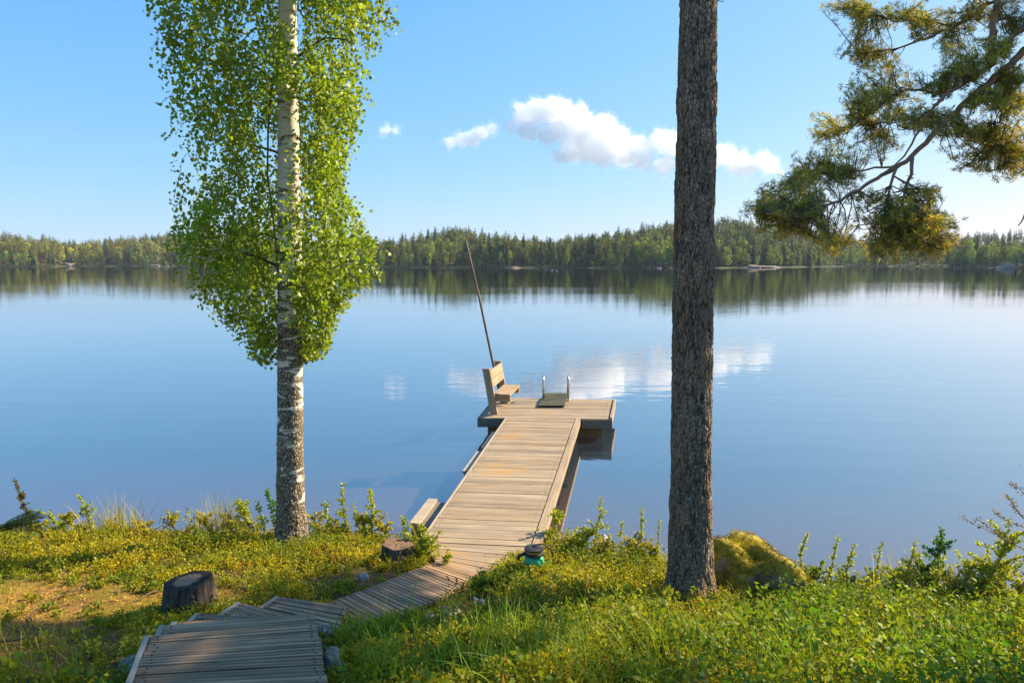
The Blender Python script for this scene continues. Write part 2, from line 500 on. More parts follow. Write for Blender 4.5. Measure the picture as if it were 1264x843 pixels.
# ---------------------------------------------------------------- setting: ground sheet, lake, far hills
def spaced(lo, a, b, hi, step, grow=1.35):
    mid = list(np.arange(a, b, step))
    up, s = [b], step
    while up[-1] < hi: s *= grow; up.append(min(hi, up[-1] + s))
    dn, s = [a], step
    while dn[-1] > lo: s *= grow; dn.append(max(lo, dn[-1] - s))
    return np.array(dn[:0:-1] + mid + up)
gx = spaced(-3000, -8, 8, 3000, .09); gy = spaced(-600, 1.5, 9, 3000, .09)
X, Y = np.meshgrid(gx, gy)
Z = ground_h(X, Y)
nxg, nyg = len(gx), len(gy)
idx = np.arange(nxg * nyg).reshape(nyg, nxg)
Fg = np.stack([idx[:-1, :-1], idx[:-1, 1:], idx[1:, 1:], idx[1:, :-1]], -1).reshape(-1, 4)
# dry golden litter / bare soil patches: (px, py, radius m)
def blobs(spec):
    return [(gnd(px, py)[:2], r) for px, py, r in spec]
DRY = blobs([(60, 755, .75), (150, 745, .45), (-60, 765, .8), (275, 738, .28), (40, 735, .5)])
SOIL = blobs([(445, 718, .32), (410, 725, .3), (525, 757, .17), (552, 747, .18), (580, 734, .17), (540, 768, .15), (568, 758, .16), (595, 745, .14), (60, 825, .5), (10, 800, .4), (130, 835, .35)])
def field(B, x, y):
    f = np.zeros_like(np.asarray(x, float))
    for c, r in B: f = np.maximum(f, np.exp(-(((x - c[0])**2 + (y - c[1])**2) / r**2)))
    return f
dry = field(DRY, X, Y)[..., None]; soil = field(SOIL, X, Y)[..., None]
gc = np.ones((nyg, nxg, 3))
gc = gc * (1 - dry) + np.array((2.1, 1.75, .95)) * dry
gc = gc * (1 - soil) + np.array((1.15, .95, .9)) * soil
g = mesh_obj('ground', np.stack([X, Y, Z], -1).reshape(-1, 3), Fg, M['ground'], None, gc.reshape(-1, 3), None, True)
tag(g, kind='structure')

wv = np.array([(-3000, 3, 0), (3000, 3, 0), (3000, 3000, 0), (-3000, 3000, 0)], float)
wo_ = mesh_obj('lake_water', wv, [(0, 1, 2, 3)], M['water']); tag(wo_, kind='structure')

# far shore distance and treetop height by photo column
PXS = np.array([-900, -300, 0, 70, 82, 230, 330, 470, 560, 620, 680, 740, 830, 900, 960, 1000, 1050, 1165, 1176, 1264, 1500, 2200])
DSH = np.array([420, 400, 350, 350, 385, 400, 390, 330, 305, 300, 300, 290, 285, 300, 320, 350, 385, 385, 300, 290, 300, 330])
TOP = np.array([288, 290, 290, 297, 303, 290, 296, 301, 284, 294, 303, 293, 277, 273, 277, 286, 294, 301, 304, 304, 298, 295])
def shore_d(px): return np.interp(px, PXS, DSH)
def ridge_z(px):
    D = shore_d(px) + 95
    return np.maximum(CAMZ + (HZ - np.interp(px, PXS, TOP)) / F * D - 11.0, 1.2)
def hill_h(px, k):
    """ground height k metres behind the shoreline at column px"""
    rz = ridge_z(px)
    a = np.where(k < 0, k * .1, .5 * smooth(k / 5) + (rz - .5) * smooth((k - 3) / 95))
    return a
cols = np.arange(-900, 2201, 10.0)
ks = np.array([-12, -4, 0, 2, 5, 10, 20, 35, 50, 70, 100, 150, 250, 400, 700])
PXm, Km = np.meshgrid(cols, ks)
Dm = shore_d(PXm) + Km + 2.5 * np.sin(PXm * .21) + 1.5 * np.sin(PXm * .57)
Xh = (PXm - CX) / F * Dm; Yh = Dm
far_boost = np.maximum(0, Km - 150) / 550.0
FARZ = np.interp(PXm, [-900, 60, 120, 210, 330, 470, 700, 1000, 1150, 1200, 1264, 1500, 2200], [20, 16, 16, 27, 20, 6, 6, 12, 18, 25, 30, 30, 26])
Zh = hill_h(PXm, Km)
Zh = np.where(Km > 150, Zh * (1 - smooth(far_boost * 1.3)) + FARZ * smooth(far_boost * 1.3), Zh)
ih = np.arange(PXm.size).reshape(PXm.shape)
Fh = np.stack([ih[:-1, :-1], ih[:-1, 1:], ih[1:, 1:], ih[1:, :-1]], -1).reshape(-1, 4)
tag(mesh_obj('hills', np.stack([Xh, Yh, Zh], -1).reshape(-1, 3), Fh, M['hill'], None, None, None, True), kind='structure')

# ---------------------------------------------------------------- far trees
def tmpl_spruce(h, r, seed):
    q = np.random.default_rng(seed); V, Fq, C = [], [], []
    nw = 19
    for i in range(nw):
        tt = i / (nw - 1)
        zc = h * (.10 + .88 * tt); rr = r * (1 - tt) ** .72 * q.uniform(.75, 1.15) + .38
        m = 8 if tt < .6 else 6
        for k in range(m):
            a = 2 * math.pi * (k + q.random()) / m; l = rr * q.uniform(.65, 1.2); d = np.array((math.cos(a), math.sin(a), 0)); s = np.array((-d[1], d[0], 0))
            wd = l * .40 + .16; dr = .35 * l + .15
            b = np.array((0, 0, zc + .05 * h))
            n0 = len(V)
            V += [b, b + d * l * .55 - s * wd - (0, 0, dr * .6), b + d * l - (0, 0, dr + .2 * q.random()), b + d * l * .55 + s * wd - (0, 0, dr * .6)]
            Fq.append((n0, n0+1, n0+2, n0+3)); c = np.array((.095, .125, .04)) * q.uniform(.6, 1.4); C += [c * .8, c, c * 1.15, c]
    return np.array(V), np.array(Fq), np.array(C)
def tmpl_leafy(h, r, seed, col, z0=.12, n=330, lobes=9):
    q = np.random.default_rng(seed)
    cen = [(0, 0, h * .6, r * .75, h * .36)]
    for i in range(lobes):
        a = q.uniform(0, 2 * math.pi); zz = q.uniform(z0 + .1, .86); rr = r * math.sin(math.pi * (zz * .8 + .12)) * .55
        cen.append((rr * math.cos(a), rr * math.sin(a), h * zz, r * q.uniform(.3, .5), h * q.uniform(.1, .17)))
    V, Fq, C = [], [], []
    for i in range(n):
        cx_, cy_, cz_, cr, ch = cen[q.integers(len(cen))]
        d = q.normal(size=3); d /= np.linalg.norm(d); rad = q.uniform(.72, 1.05)
        p = np.array((cx_ + d[0] * cr * rad, cy_ + d[1] * cr * rad, cz_ + d[2] * ch * rad))
        nn = d + q.normal(size=3) * .6; nn /= np.linalg.norm(nn)
        a1 = np.cross(nn, q.normal(size=3)); a1 /= np.linalg.norm(a1); a2 = np.cross(nn, a1)
        s1, s2 = q.uniform(.28, .6) * r * .30, q.uniform(.28, .6) * r * .30
        n0 = len(V); V += [p - a1 * s1, p - a2 * s2, p + a1 * s1, p + a2 * s2]
        Fq.append((n0, n0+1, n0+2, n0+3)); c = np.array(col) * q.uniform(.65, 1.4); C += [c] * 4
    return np.array(V), np.array(Fq), np.array(C)
def tmpl_pine(h, r, seed):
    V, Fq, C = tmpl_leafy(h, r, seed, (.155, .165, .045), .42, 230, 10)
    V[:, 2] = np.where(V[:, 2] < h * .45, h * .45 + (V[:, 2] - h * .45) * .25, V[:, 2])
    return V, Fq, C
def with_trunk(T, h, rad, col):
    V, Fq, C = T
    n0 = len(V); ring = []
    for z, rr in ((-.5, rad), (h * .9, rad * .3)):
        for k in range(5): ring.append((rr * math.cos(k * 1.2566), rr * math.sin(k * 1.2566), z))
    Ft = [(n0 + k, n0 + (k+1) % 5, n0 + 5 + (k+1) % 5, n0 + 5 + k) for k in range(5)]
    return np.concatenate([V, ring]), np.concatenate([Fq, Ft]), np.concatenate([C, np.tile(col, (10, 1))])
TM = []
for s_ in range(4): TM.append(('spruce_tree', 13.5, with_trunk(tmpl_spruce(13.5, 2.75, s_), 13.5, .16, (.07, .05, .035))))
for s_ in range(4): TM.append(('pine_tree', 13.0, with_trunk(tmpl_pine(13.0, 2.1, 20 + s_), 13.0, .17, (.16, .085, .05))))
for s_ in range(4): TM.append(('birch_tree', 11.0, with_trunk(tmpl_leafy(11.0, 2.5, 40 + s_, (.25, .30, .055)), 11.0, .13, (.35, .33, .3))))
FRONT, MASS = [], []
q = np.random.default_rng(5)
# front row: individual trees along the waterline
px = -60.0
while px < 1330:
    D = float(shore_d(px)); k = q.uniform(2.5, 9)
    jump = abs(float(shore_d(px + 6)) - D) > 15
    if 1000 < px < 1062: kinds, hh = [0.1, 0.15, .75], q.uniform(.6, .9)
    elif px > 1172: kinds, hh = [.1, .12, .78], q.uniform(.72, .95)
    elif 760 < px < 840: kinds, hh = [.1, .15, .75], q.uniform(.7, 1.2)
    elif px < 240: kinds, hh = [.12, .46, .42], q.uniform(.45, .8)
    elif 880 < px < 1000: kinds, hh = [.15, .2, .65], q.uniform(.5, .9)
    else: kinds, hh = [.15, .45, .4], q.uniform(.45, .8)
    kind = q.choice(3, p=kinds)
    FRONT.append((px, k, kind * 4 + q.integers(4), hh * q.uniform(.9, 1.1)))
    px += q.uniform(4.0, 8.5) * 300 / D
DS = {n: ds for n, ds in (('spruce_tree', 'narrow dark spruce at the waterline of the far shore forest'),
                          ('pine_tree', 'brownish green pine at the waterline of the far shore forest'),
                          ('birch_tree', 'pale green round birch at the waterline of the far shore forest'))}
tm_mesh = {}
def far_tree(px_, k, ti, s_, label=None, group=None):
    name, hh, (V, Fq, C) = TM[ti]
    if ti not in tm_mesh:
        o = mesh_obj(name, V, Fq, M['far_leaf'], None, C); tm_mesh[ti] = o
    else:
        o = tm_mesh[ti].copy(); COL.objects.link(o)
    D = float(shore_d(px_)) + k
    o.location = ((px_ - CX) / F * D, D, float(hill_h(np.array(px_), np.array(k))) - .1)
    o.rotation_euler = (0, 0, random.uniform(0, 6.28)); o.scale = (s_ * random.uniform(.85, 1.2),) * 2 + (s_,)
    tag(o, label or DS[name], name.split('_')[0] + ' tree', group or ('trees along the far waterline, ' + name.split('_')[0]))
    return o
for a in FRONT: far_tree(*a)
# a few that stand out
far_tree(806, 2.5, 8, 1.12, 'bright sunlit birch with a broad rounded crown, far shore left of the pine trunk', 'standout birches on the far shore')
far_tree(1052, 2.0, 9, 1.0, 'yellow green birch at the waterline right below the pine bough', 'standout birches on the far shore')
far_tree(1193, 2.0, 10, 1.18, 'broad pale green tree at the tip of the wooded point on the right', 'standout birches on the far shore')
far_tree(948, 4.0, 11, .95, 'yellowish tree behind the pale rock slab on the far shore', 'standout birches on the far shore')
# the mass behind
n_mass = 5200
pxm = q.uniform(-420, 1680, n_mass); km = 8 + 135 * q.random(n_mass) ** 1.25
VV, FF, CC, off = [], [], [], 0
def mass_add(px_, D, z, ti, s_, tint):
    global off
    V, Fq, C = TM[ti][2]
    if s_ * 340 / D < .9: sel = q.random(len(Fq)) < .62; Fs = Fq[sel]
    else: Fs = Fq
    a = q.uniform(0, 6.28); ca, sa = math.cos(a), math.sin(a); sw = q.uniform(.85, 1.2)
    W = np.stack([(V[:, 0] * ca - V[:, 1] * sa) * s_ * sw, (V[:, 0] * sa + V[:, 1] * ca) * s_ * sw, V[:, 2] * s_], 1)
    W += ((px_ - CX) / F * D, D, z)
    VV.append(W); FF.append(Fs + off); CC.append(C * tint); off += len(V)
for i in range(n_mass):
    p_ = pxm[i]
    if p_ < 240: pr = [.30, .48, .22]
    elif p_ > 1172: pr = [.5, .3, .2]
    elif 750 < p_ < 840: pr = [.3, .25, .45]
    else: pr = [.26, .52, .22]
    kind = q.choice(3, p=pr)
    D = float(shore_d(p_)) + km[i]
    warm = np.array((1.25, 1.08, .9)) if p_ < 300 else np.array((1, 1, 1))
    mass_add(p_, D, float(hill_h(np.array(p_), np.array(km[i]))) - .1, kind * 4 + q.integers(4), q.uniform(.7, 1.12), warm * q.uniform(.6, 1.45))
# distant ridges
for i in range(1500):
    p_ = q.uniform(-300, 1600)
    if 330 < p_ < 960: continue
    k = q.uniform(420, 690); D = float(shore_d(p_)) + k
    fb = (k - 150) / 550 * 1.3
    zz = float(np.interp(p_, [-900, 60, 120, 210, 330, 470, 700, 1000, 1150, 1200, 1264, 1500, 2200], [20, 16, 16, 27, 20, 6, 6, 12, 18, 25, 30, 30, 26]))
    s1 = float(smooth(np.array(fb)))
    zz = float(hill_h(np.array(p_), np.array(k))) * (1 - s1) + zz * s1
    mass_add(p_, D, zz - .3, q.choice([0, 1, 2, 3, 4, 5]), q.uniform(.8, 1.2), np.ones(3) * q.uniform(.8, 1.2))
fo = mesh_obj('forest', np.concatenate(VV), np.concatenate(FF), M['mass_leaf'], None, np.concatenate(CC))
tag(fo, 'mixed spruce, pine and birch forest covering the hills behind the far shore', 'forest', None, 'stuff')

# ---------------------------------------------------------------- rocks
def rock_mesh(center, size, seed, sub=4, rough=.28, flat=.0, low=-.4):
    bm = bmesh.new(); bmesh.ops.create_icosphere(bm, subdivisions=sub, radius=1.0)
    V = np.array([v.co[:] for v in bm.verts]); Fc = [[v.index for v in f.verts] for f in bm.faces]; bm.free()
    sd = Vector((seed * 3.1, seed * 1.7, seed * .9)); out = []
    for v in V:
        p = Vector(v)
        d = 1 + rough * mnoise.noise(p * 1.3 + sd) * 1.4 + rough * .5 * mnoise.noise(p * 3.1 + sd) + rough * .22 * mnoise.noise(p * 8 + sd)
        cell = mnoise.voronoi(p * 1.2 + sd)[0][0]
        d *= 1 - flat * cell * .4
        out.append(v * d)
    V = np.array(out) * np.asarray(size)
    V[:, 2] = np.maximum(V[:, 2], low * size[2])
    return V + np.asarray(center), Fc
def rock(name, label, cat, center, size, seed, mat, group=None, **kw):
    V, Fc = rock_mesh(center, size, seed, **kw)
    o = mesh_obj(name, V, Fc, mat, None, None, None, True, origin=center)
    return tag(o, label, cat, group)
def far_rock(px_, k, sx, sz, seed, label, z=0.0):
    D = float(shore_d(px_)) + k
    rock('shore_rock', label, 'rock', ((px_ - CX) / F * D, D, z), (sx, sx * .6, sz), seed, M['far_rock'], 'rocks on the far shore', sub=3, flat=.6)
far_rock(925, 1, 5.0, 1.6, 1, 'large pale pink rock slab on the far shore below the pine bough')
far_rock(945, -3, 6.0, 1.0, 2, 'low flat rock ledge at the water right of the large pale slab')
far_rock(922, 9, 4.5, 2.2, 3, 'grey rock face higher up behind the pale slab', 3.6)
far_rock(874, 3, 3.0, 2.6, 4, 'pale boulder on the far shore at the edge of the pine trunk')
far_rock(86, 4, 5.0, 2.2, 5, 'pinkish rock outcrop among trees on the left far shore')
far_rock(193, 0, 4.0, 1.1, 6, 'low pinkish shore rock on the left near the birch crown')
far_rock(212, 0, 4.0, .7, 7, 'thin pale rock strip right beside the low pinkish rock by the birch crown')
far_rock(634, 2, 4.0, .6, 8, 'grassy pale bank on the far shore right of the bench pole')
far_rock(674, 0, 1.3, .6, 9, 'small white rock at the waterline in the middle of the far shore')
far_rock(812, -1, 1.4, .6, 10, 'small white rock at the waterline left of the tall pine trunk')
far_rock(1239, 3, 3.6, 2.4, 11, 'brownish rock outcrop under the trees of the right hand point')
far_rock(1230, -3, 2.5, .9, 12, 'small pale rocks at the water in front of the brownish outcrop')

# ---------------------------------------------------------------- jetty
ZD = .37
def plank_strip(mb, L, Rr, n, th=.035, gap=.007, tint=(.82, 1.12), over=(0, 0), nails=True):
    """planks between left polyline L and right polyline R (same point count), n planks"""
    L = np.asarray(L, float); Rr = np.asarray(Rr, float)
    mid = (L + Rr) / 2
    s = np.r_[0, np.cumsum(np.linalg.norm(np.diff(mid, axis=0), axis=1))]
    tot = s[-1]
    def ev(P, d): return np.array([np.interp(d, s, P[:, i]) for i in range(3)])
    for i in range(n):
        d0, d1 = tot * i / n + gap / 2, tot * (i + 1) / n - gap / 2
        a, b, c, d = ev(L, d0), ev(Rr, d0), ev(Rr, d1), ev(L, d1)
        ax = (b - a) / np.linalg.norm(b - a)
        e0, e1 = random.uniform(-.006, .006), random.uniform(-.006, .006)
        a, d = a + ax * e0, d + ax * e0; b, c = b + ax * e1, c + ax * e1
        dz = np.array((0, 0, random.uniform(-.0025, .0025)))
        top = [p + dz for p in (a, b, c, d)]; bot = [p - (0, 0, th) for p in top]
        ln, wd = np.linalg.norm(b - a), np.linalg.norm(d - a)
        r1, r2 = random.random() * 40, random.random() * 40
        uv = [(r1, r2), (r1 + ln, r2), (r1 + ln, r2 + wd), (r1, r2 + wd)] * 2
        k = random.uniform(*tint); h = random.uniform(-.04, .04)
        mb.hexa(bot, top, (k * (1 + h), k, k * (1 - h)), uv)
        if nails:
            ay_ = (d - a) / wd
            for u_ in (.05, .95):
                for v_ in (.28, .72):
                    pn = a + (b - a) * u_ + (d - a) * v_ + ax * random.uniform(-.012, .012) + dz
                    mb.hexa([pn - ax * .005 - ay_ * .005, pn + ax * .005 - ay_ * .005, pn + ax * .005 + ay_ * .005, pn - ax * .005 + ay_ * .005],
                            [pn - ax * .004 - ay_ * .004 + UPV * .0015, pn + ax * .004 - ay_ * .004 + UPV * .0015, pn + ax * .004 + ay_ * .004 + UPV * .0015, pn - ax * .004 + ay_ * .004 + UPV * .0015], (.12, .09, .07), [(0, 0)] * 8)

WL0, WL1 = at_z(522, 668, ZD), at_z(626.5, 515.5, ZD)
WR0, WR1 = at_z(655, 674, ZD), at_z(710, 517, ZD)
jet = thing('jetty', 'weathered wooden jetty with a T shaped end platform reaching into the lake', 'jetty', (WL0 + WR0) / 2 * (1, 1, 0))
mb = MB(); plank_strip(mb, [WL0, WL1], [WR0, WR1], 44); mb.build('walkway_deck', M['deck'], jet)
dirw = (WL1 - WL0) / np.linalg.norm(WL1 - WL0); dirr = (WR1 - WR0) / np.linalg.norm(WR1 - WR0)
perp = np.array((dirw[1], -dirw[0], 0))
# kerb on the right, thin trim on the left, side beams
mb = MB(); mb.box(WR0 + perp * .012 - UPV * .10, (WR1 - WR0), perp * .085, UPV * .112); mb.build('kerb', M['deck'], jet)
mb = MB(); mb.box(WL0 - perp * .035 - UPV * .10, (WL1 - WL0), perp * .025, UPV * .105); mb.build('edge_trim', M['trim'], jet)
for P0, P1, sg in ((WL0, WL1, 1), (WR0, WR1, -1)):
    mb = MB(); mb.box(P0 + perp * (.06 * sg) - UPV * .19 + dirw * .1, (P1 - P0), perp * .06 * sg, UPV * .15); mb.build('side_beam', M['fascia'], jet)
# platform
PA, PB = at_z(592, 515.5, ZD), at_z(753, 517, ZD)
PC, PD = at_z(758, 493.5, ZD), at_z(612, 490.8, ZD)
mb = MB(); plank_strip(mb, [PA, PD], [PB, PC], 15); mb.build('platform_deck', M['deck'], jet)
def fascia(a, b, out, h=.16, th=.035, top=-.002, mat='fascia', name='fascia_board'):
    out = np.asarray(out, float) / np.linalg.norm(out)
    mb = MB(); mb.box(a + UPV * (top - h), b - a, out * th, UPV * h); return mb.build(name, M[mat], jet)
nf = np.array(((PB - PA)[1], -(PB - PA)[0], 0)); nr = np.array(((PC - PB)[1], -(PC - PB)[0], 0))
nl = -np.array(((PD - PA)[1], -(PD - PA)[0], 0)); nb = -nf
ex = (PB - PA) / np.linalg.norm(PB - PA)
fascia(PA - ex * .037, WL1 - ex * .05, nf, top=-.004); fascia(WR1 + ex * .115, PB + ex * .037, nf, top=-.004)
fascia(PB, PC, nr, top=.03, h=.19, mat='deck'); fascia(PA, PD, nl, top=-.004); fascia(PD, PC, nb, top=-.004)
# floats / cribs below the platform
eyv = (PD - PA) / np.linalg.norm(PD - PA)
for u, v in ((.12, .15), (1.75, .15), (.12, 1.1), (1.75, 1.1)):
    mb = MB(); mb.box(PA + ex * u + eyv * v - UPV * .75, ex * .45, eyv * .45, UPV * .58); mb.build('float', M['foam'], jet)
# crib boxes sticking out on the left of the walkway, with pale cap boards
def crib(px_, py_, w_, l_, sink=.09):
    p = at_z(px_, py_, ZD - sink)                    # near outer corner of its top
    mb = MB(); mb.box(p - UPV * .75, perp * (w_ + .25), dirw * l_, UPV * .73)
    o = mb.build('crib', M['fascia'], jet)
    mb = MB(); mb.box(p - perp * .02 - dirw * .02 - UPV * .02, perp * w_, dirw * (l_ + .04), UPV * .035)
    mb.build('cap_board', M['trim'], o)
crib(508, 646, .11, .75); crib(573, 582, .17, .95); crib(596, 553, .17, .95)
for s_ in (.35, .66):
    for P0, P1, off_ in ((WL0, WL1, .12), (WR0, WR1, -.12)):
        p = P0 + (P1 - P0) * s_ + perp * off_
        mb = MB(); mb.tube([p - UPV * 1.4, p - UPV * .06], .05, 10); mb.build('pile', M['fascia'], jet, True)

# boardwalk from the steps to the jetty (curving)
def zl(a, b, t): return a + (b - a) * t
bw = thing('boardwalk', 'narrow grey boardwalk curving from the steps up to the jetty', 'boardwalk', (BL[1] + BR[1]) / 2)
mb = MB(); plank_strip(mb, BL[:5], BR[:5], 28, th=.028, gap=.010, tint=(.75, 1.4)); mb.build('boards', M['grey_deck'], bw)
BL2 = [BL[4], BL[5]]; BR2 = [BR[4], BR[5]]
mb = MB(); plank_strip(mb, BL2, BR2, 6, gap=.008, tint=(.8, 1.05)); mb.build('landing_boards', M['deck'], bw)
for P in (BL, BR):
    mb = MB()
    for a, b in zip(P[:4], P[1:5]):
        inw = (np.mean(BR, 0) - np.mean(BL, 0)) * (1 if P is BL else -1); inw[2] = 0; inw /= np.linalg.norm(inw)
        mb.box(a + inw * .05 - UPV * .14, (b - a), inw * .05, UPV * .1)
    mb.build('bearer', M['fascia'], bw)

# steps: fanned treads, each lower than the one before
st = thing('wooden_steps', 'fan of broad grey plank steps going down from the near corner towards the boardwalk', 'steps', at_z(285, 800, 1.0))
def tread(A, Bq, Cq, Dq, z, n, trim=True):
    """px corners: A near-left, B far-left, C far-right, D near-right"""
    a, b, c, d = (at_z(p[0], p[1], z) for p in (A, Bq, Cq, Dq))
    mb = MB(); plank_strip(mb, [a, b], [d, c], n, th=.04, gap=.008, tint=(.75, 1.35))
    o = mb.build('tread', M['grey_deck'], st)
    side = (b - a) / np.linalg.norm(b - a); outw = np.array((-side[1], side[0], 0))
    mb = MB(); mb.box(a + outw * .004 - UPV * .13, b - a, outw * .028, UPV * .134); mb.build('side_trim', M['trim'], o)
    mb = MB(); e = (c - b); n2 = np.array((-e[1], e[0], 0)); n2 /= np.linalg.norm(n2)
    mb.box(b + n2 * .003 - UPV * .14, e, n2 * .025, UPV * .125); mb.build('riser', M['grey_deck'], o)
    mb = MB(); mb.box(d + outw * .05 - UPV * .16, c - d, outw * .028, UPV * .11); mb.build('side_board', M['fascia'], o)
tread((150, 880), (186, 784), (391, 768), (409, 870), 1.18, 9)
tread((190, 803), (204, 771), (388, 757), (393, 790), 1.08, 4)
tread((208, 783), (219.5, 767), (372, 758), (378, 780), 1.0, 2)
tread((228, 776), (247, 757.5), (372, 763), (372, 786), .93, 3)
tread((262, 767), (298, 744), (392, 770), (375, 800), .85, 5)
tread((315, 757), (345, 736.5), (428, 748), (415, 784), .76, 6)

# ---------------------------------------------------------------- bench, pole, ladder, mat on the platform
Pf, Pr = at_z(610, 511, ZD), at_z(623.5, 497.5, ZD)
bl = Pr - Pf; bl_len = np.linalg.norm(bl); bl /= bl_len
fc = np.array((bl[1], -bl[0], 0))
bench = thing('bench', 'plain wooden bench with two tall leaning end planks on the jetty platform', 'bench', (Pf + Pr) / 2)
lean = -fc * .15
for P in (Pf - bl * .03, Pr - bl * .03):
    mb = MB(); mb.box(P - fc * .065, UPV * .84 + lean, bl * .055, fc * .135); mb.build('end_plank', M['bench'], bench)
def bk(h0, h1, thick=.03):
    a = Pf + bl * .03 + UPV * h0 + lean * (h0 / .84) + fc * .045
    mb = MB(); mb.box(a, bl * (bl_len - .065), fc * thick, UPV * (h1 - h0) + lean * ((h1 - h0) / .84)); mb.build('back_board', M['bench'], bench)
bk(.66, .80); bk(.50, .64)
for i in range(3):
    mb = MB(); a = Pf - bl * .02 + UPV * .345 - fc * .02 + fc * (.108 * i)
    if i == 0: a = a + bl * .05
    mb.box(a, bl * (bl_len + (.0 if i else -.06)), fc * .103, UPV * .035); mb.build('seat_board', M['bench'], bench)
for P in (Pf + bl * .035, Pr - bl * .08):
    mb = MB(); mb.box(P + UPV * .23, fc * .29, bl * .04, UPV * .112); mb.build('seat_bearer', M['bench'], bench)

pb = Pr - fc * .13 + bl * .06
ptop = at_y(575, 297, pb[1] + .12)
pbase = np.array((pb[0], pb[1], -.5))
d_ = at_y(608, 446, pb[1]) 
mb = MB()
pts = [d_ + (d_ - ptop) * .75, d_, (d_ + ptop) / 2 + np.array((.015, 0, 0)), ptop]
pts = [pts[0], pts[1], pts[1] * .5 + pts[2] * .5, pts[2], pts[2] * .5 + pts[3] * .5, pts[3]]
mb.tube(pts, [.027, .025, .024, .023, .021, .019], 10)
po_ = mb.build('mooring_pole', M['pole'], None, True, origin=pts[0])
tag(po_, 'long thin dark pole leaning up behind the bench against the far forest', 'pole')

lad = thing('swim_ladder', 'steel bathing ladder with two upright hooped handles at the platform edge', 'ladder', at_z(686, 494, ZD))
ye = at_z(686, 491.5, ZD)[1]
for pxh in (671, 702):
    b0 = at_z(pxh, 494.5, ZD); mb = MB()
    h = .47
    pts = [b0 - UPV * .02, b0 + UPV * (h - .12)]
    for k in range(1, 9):
        a = math.pi * k / 8
        pts.append(b0 + UPV * (h - .12 + .12 * math.sin(a)) + np.array((0, .12 * (1 - math.cos(a)), 0)))
    pts.append(b0 + np.array((0, .24, -.9)))
    mb.tube(pts, .019, 12); mb.build('handle', M['steel'], lad, True)
    mb = MB(); mb.tube([b0 - UPV * .001, b0 + UPV * .012], .045, 14); mb.build('base_plate', M['steel'], lad)
a, b = at_z(671, 494.5, ZD), at_z(702, 494.5, ZD)
for z_ in (-.1, -.35, -.6):
    mb = MB(); mb.box(a + np.array((0, .2, z_)), b - a, (0, .09, 0), (0, 0, .025)); mb.build('rung', M['steel'], lad)

t = NT('mossy_wet_board')
uvn = t.noise(t.mapping(t.obj(), (14, 14, 14)), 1.0, 6, .7)
c = t.mix(uvn, (.022, .022, .012), (.11, .10, .05))
M['mossy_board'] = t.done(t.principled(c, .8, .3, t.bump(uvn, .7, .01)))
ma, mbp = at_z(664, 503.5, ZD), at_z(696.5, 503.5, ZD)
mc, md = at_z(701, 489.5, ZD), at_z(673, 489.5, ZD)
mat_o = thing('board_mat', 'dark mossy slatted board lying between the ladder handles', 'mat', (ma + mbp) / 2)
for i in range(6):
    t0, t1 = i / 6 + .008, (i + 1) / 6 - .008
    mb = MB(); A, Bv = ma + (md - ma) * t0, mbp + (mc - mbp) * t0; Cv, Dv = mbp + (mc - mbp) * t1, ma + (md - ma) * t1
    up = UPV * .035
    lift = np.array((0, 0, .03))
    mb.hexa([A + lift * t0 + UPV * .016, Bv + lift * t0 + UPV * .016, Cv + lift * t1 + UPV * .016, Dv + lift * t1 + UPV * .016],
            [A + up + lift * t0 + UPV * .016, Bv + up + lift * t0 + UPV * .016, Cv + up + lift * t1 + UPV * .016, Dv + up + lift * t1 + UPV * .016])
    mb.build('slat', M['mossy_board'], mat_o)
for s_ in (.06, .9):
    mb = MB(); A = ma + (mbp - ma) * s_; Dv = md + (mc - md) * s_
    mb.box(A + UPV * .001, (mbp - ma) * .05, (Dv - A), UPV * .015); mb.build('batten', M['mossy_board'], mat_o)

# ---------------------------------------------------------------- trunks
def stem_path(base, pxs, ys, depth):
    P = [at_y(x, y, depth) for x, y in zip(pxs, ys)]
    return np.array(P)
def trunk_mesh(path, rad, nseg, nrow, disp):
    """dense tube along a mostly vertical path; disp(angle, z, r) -> (offset, tint)"""
    z = path[:, 2]; zz = np.linspace(z[0], z[-1], nrow); o = np.argsort(z)
    cx_ = np.interp(zz, z[o], path[o, 0]); cy_ = np.interp(zz, z[o], path[o, 1]); rr = np.interp(zz, z[o], np.asarray(rad)[o])
    A = np.arange(nseg) / nseg * 2 * math.pi
    V = np.empty((nrow, nseg, 3)); C = np.empty((nrow, nseg, 3))
    for i in range(nrow):
        for k in range(nseg):
            d, tnt = disp(A[k], zz[i], rr[i])
            r_ = rr[i] + d
            V[i, k] = (cx_[i] + r_ * math.cos(A[k]), cy_[i] + r_ * math.sin(A[k]), zz[i]); C[i, k] = tnt
    ii = np.arange(nrow * nseg).reshape(nrow, nseg); jj = np.roll(ii, -1, 1)
    Fq = np.stack([ii[:-1], jj[:-1], jj[1:], ii[1:]], -1).reshape(-1, 4)
    return V.reshape(-1, 3), Fq, C.reshape(-1, 3)

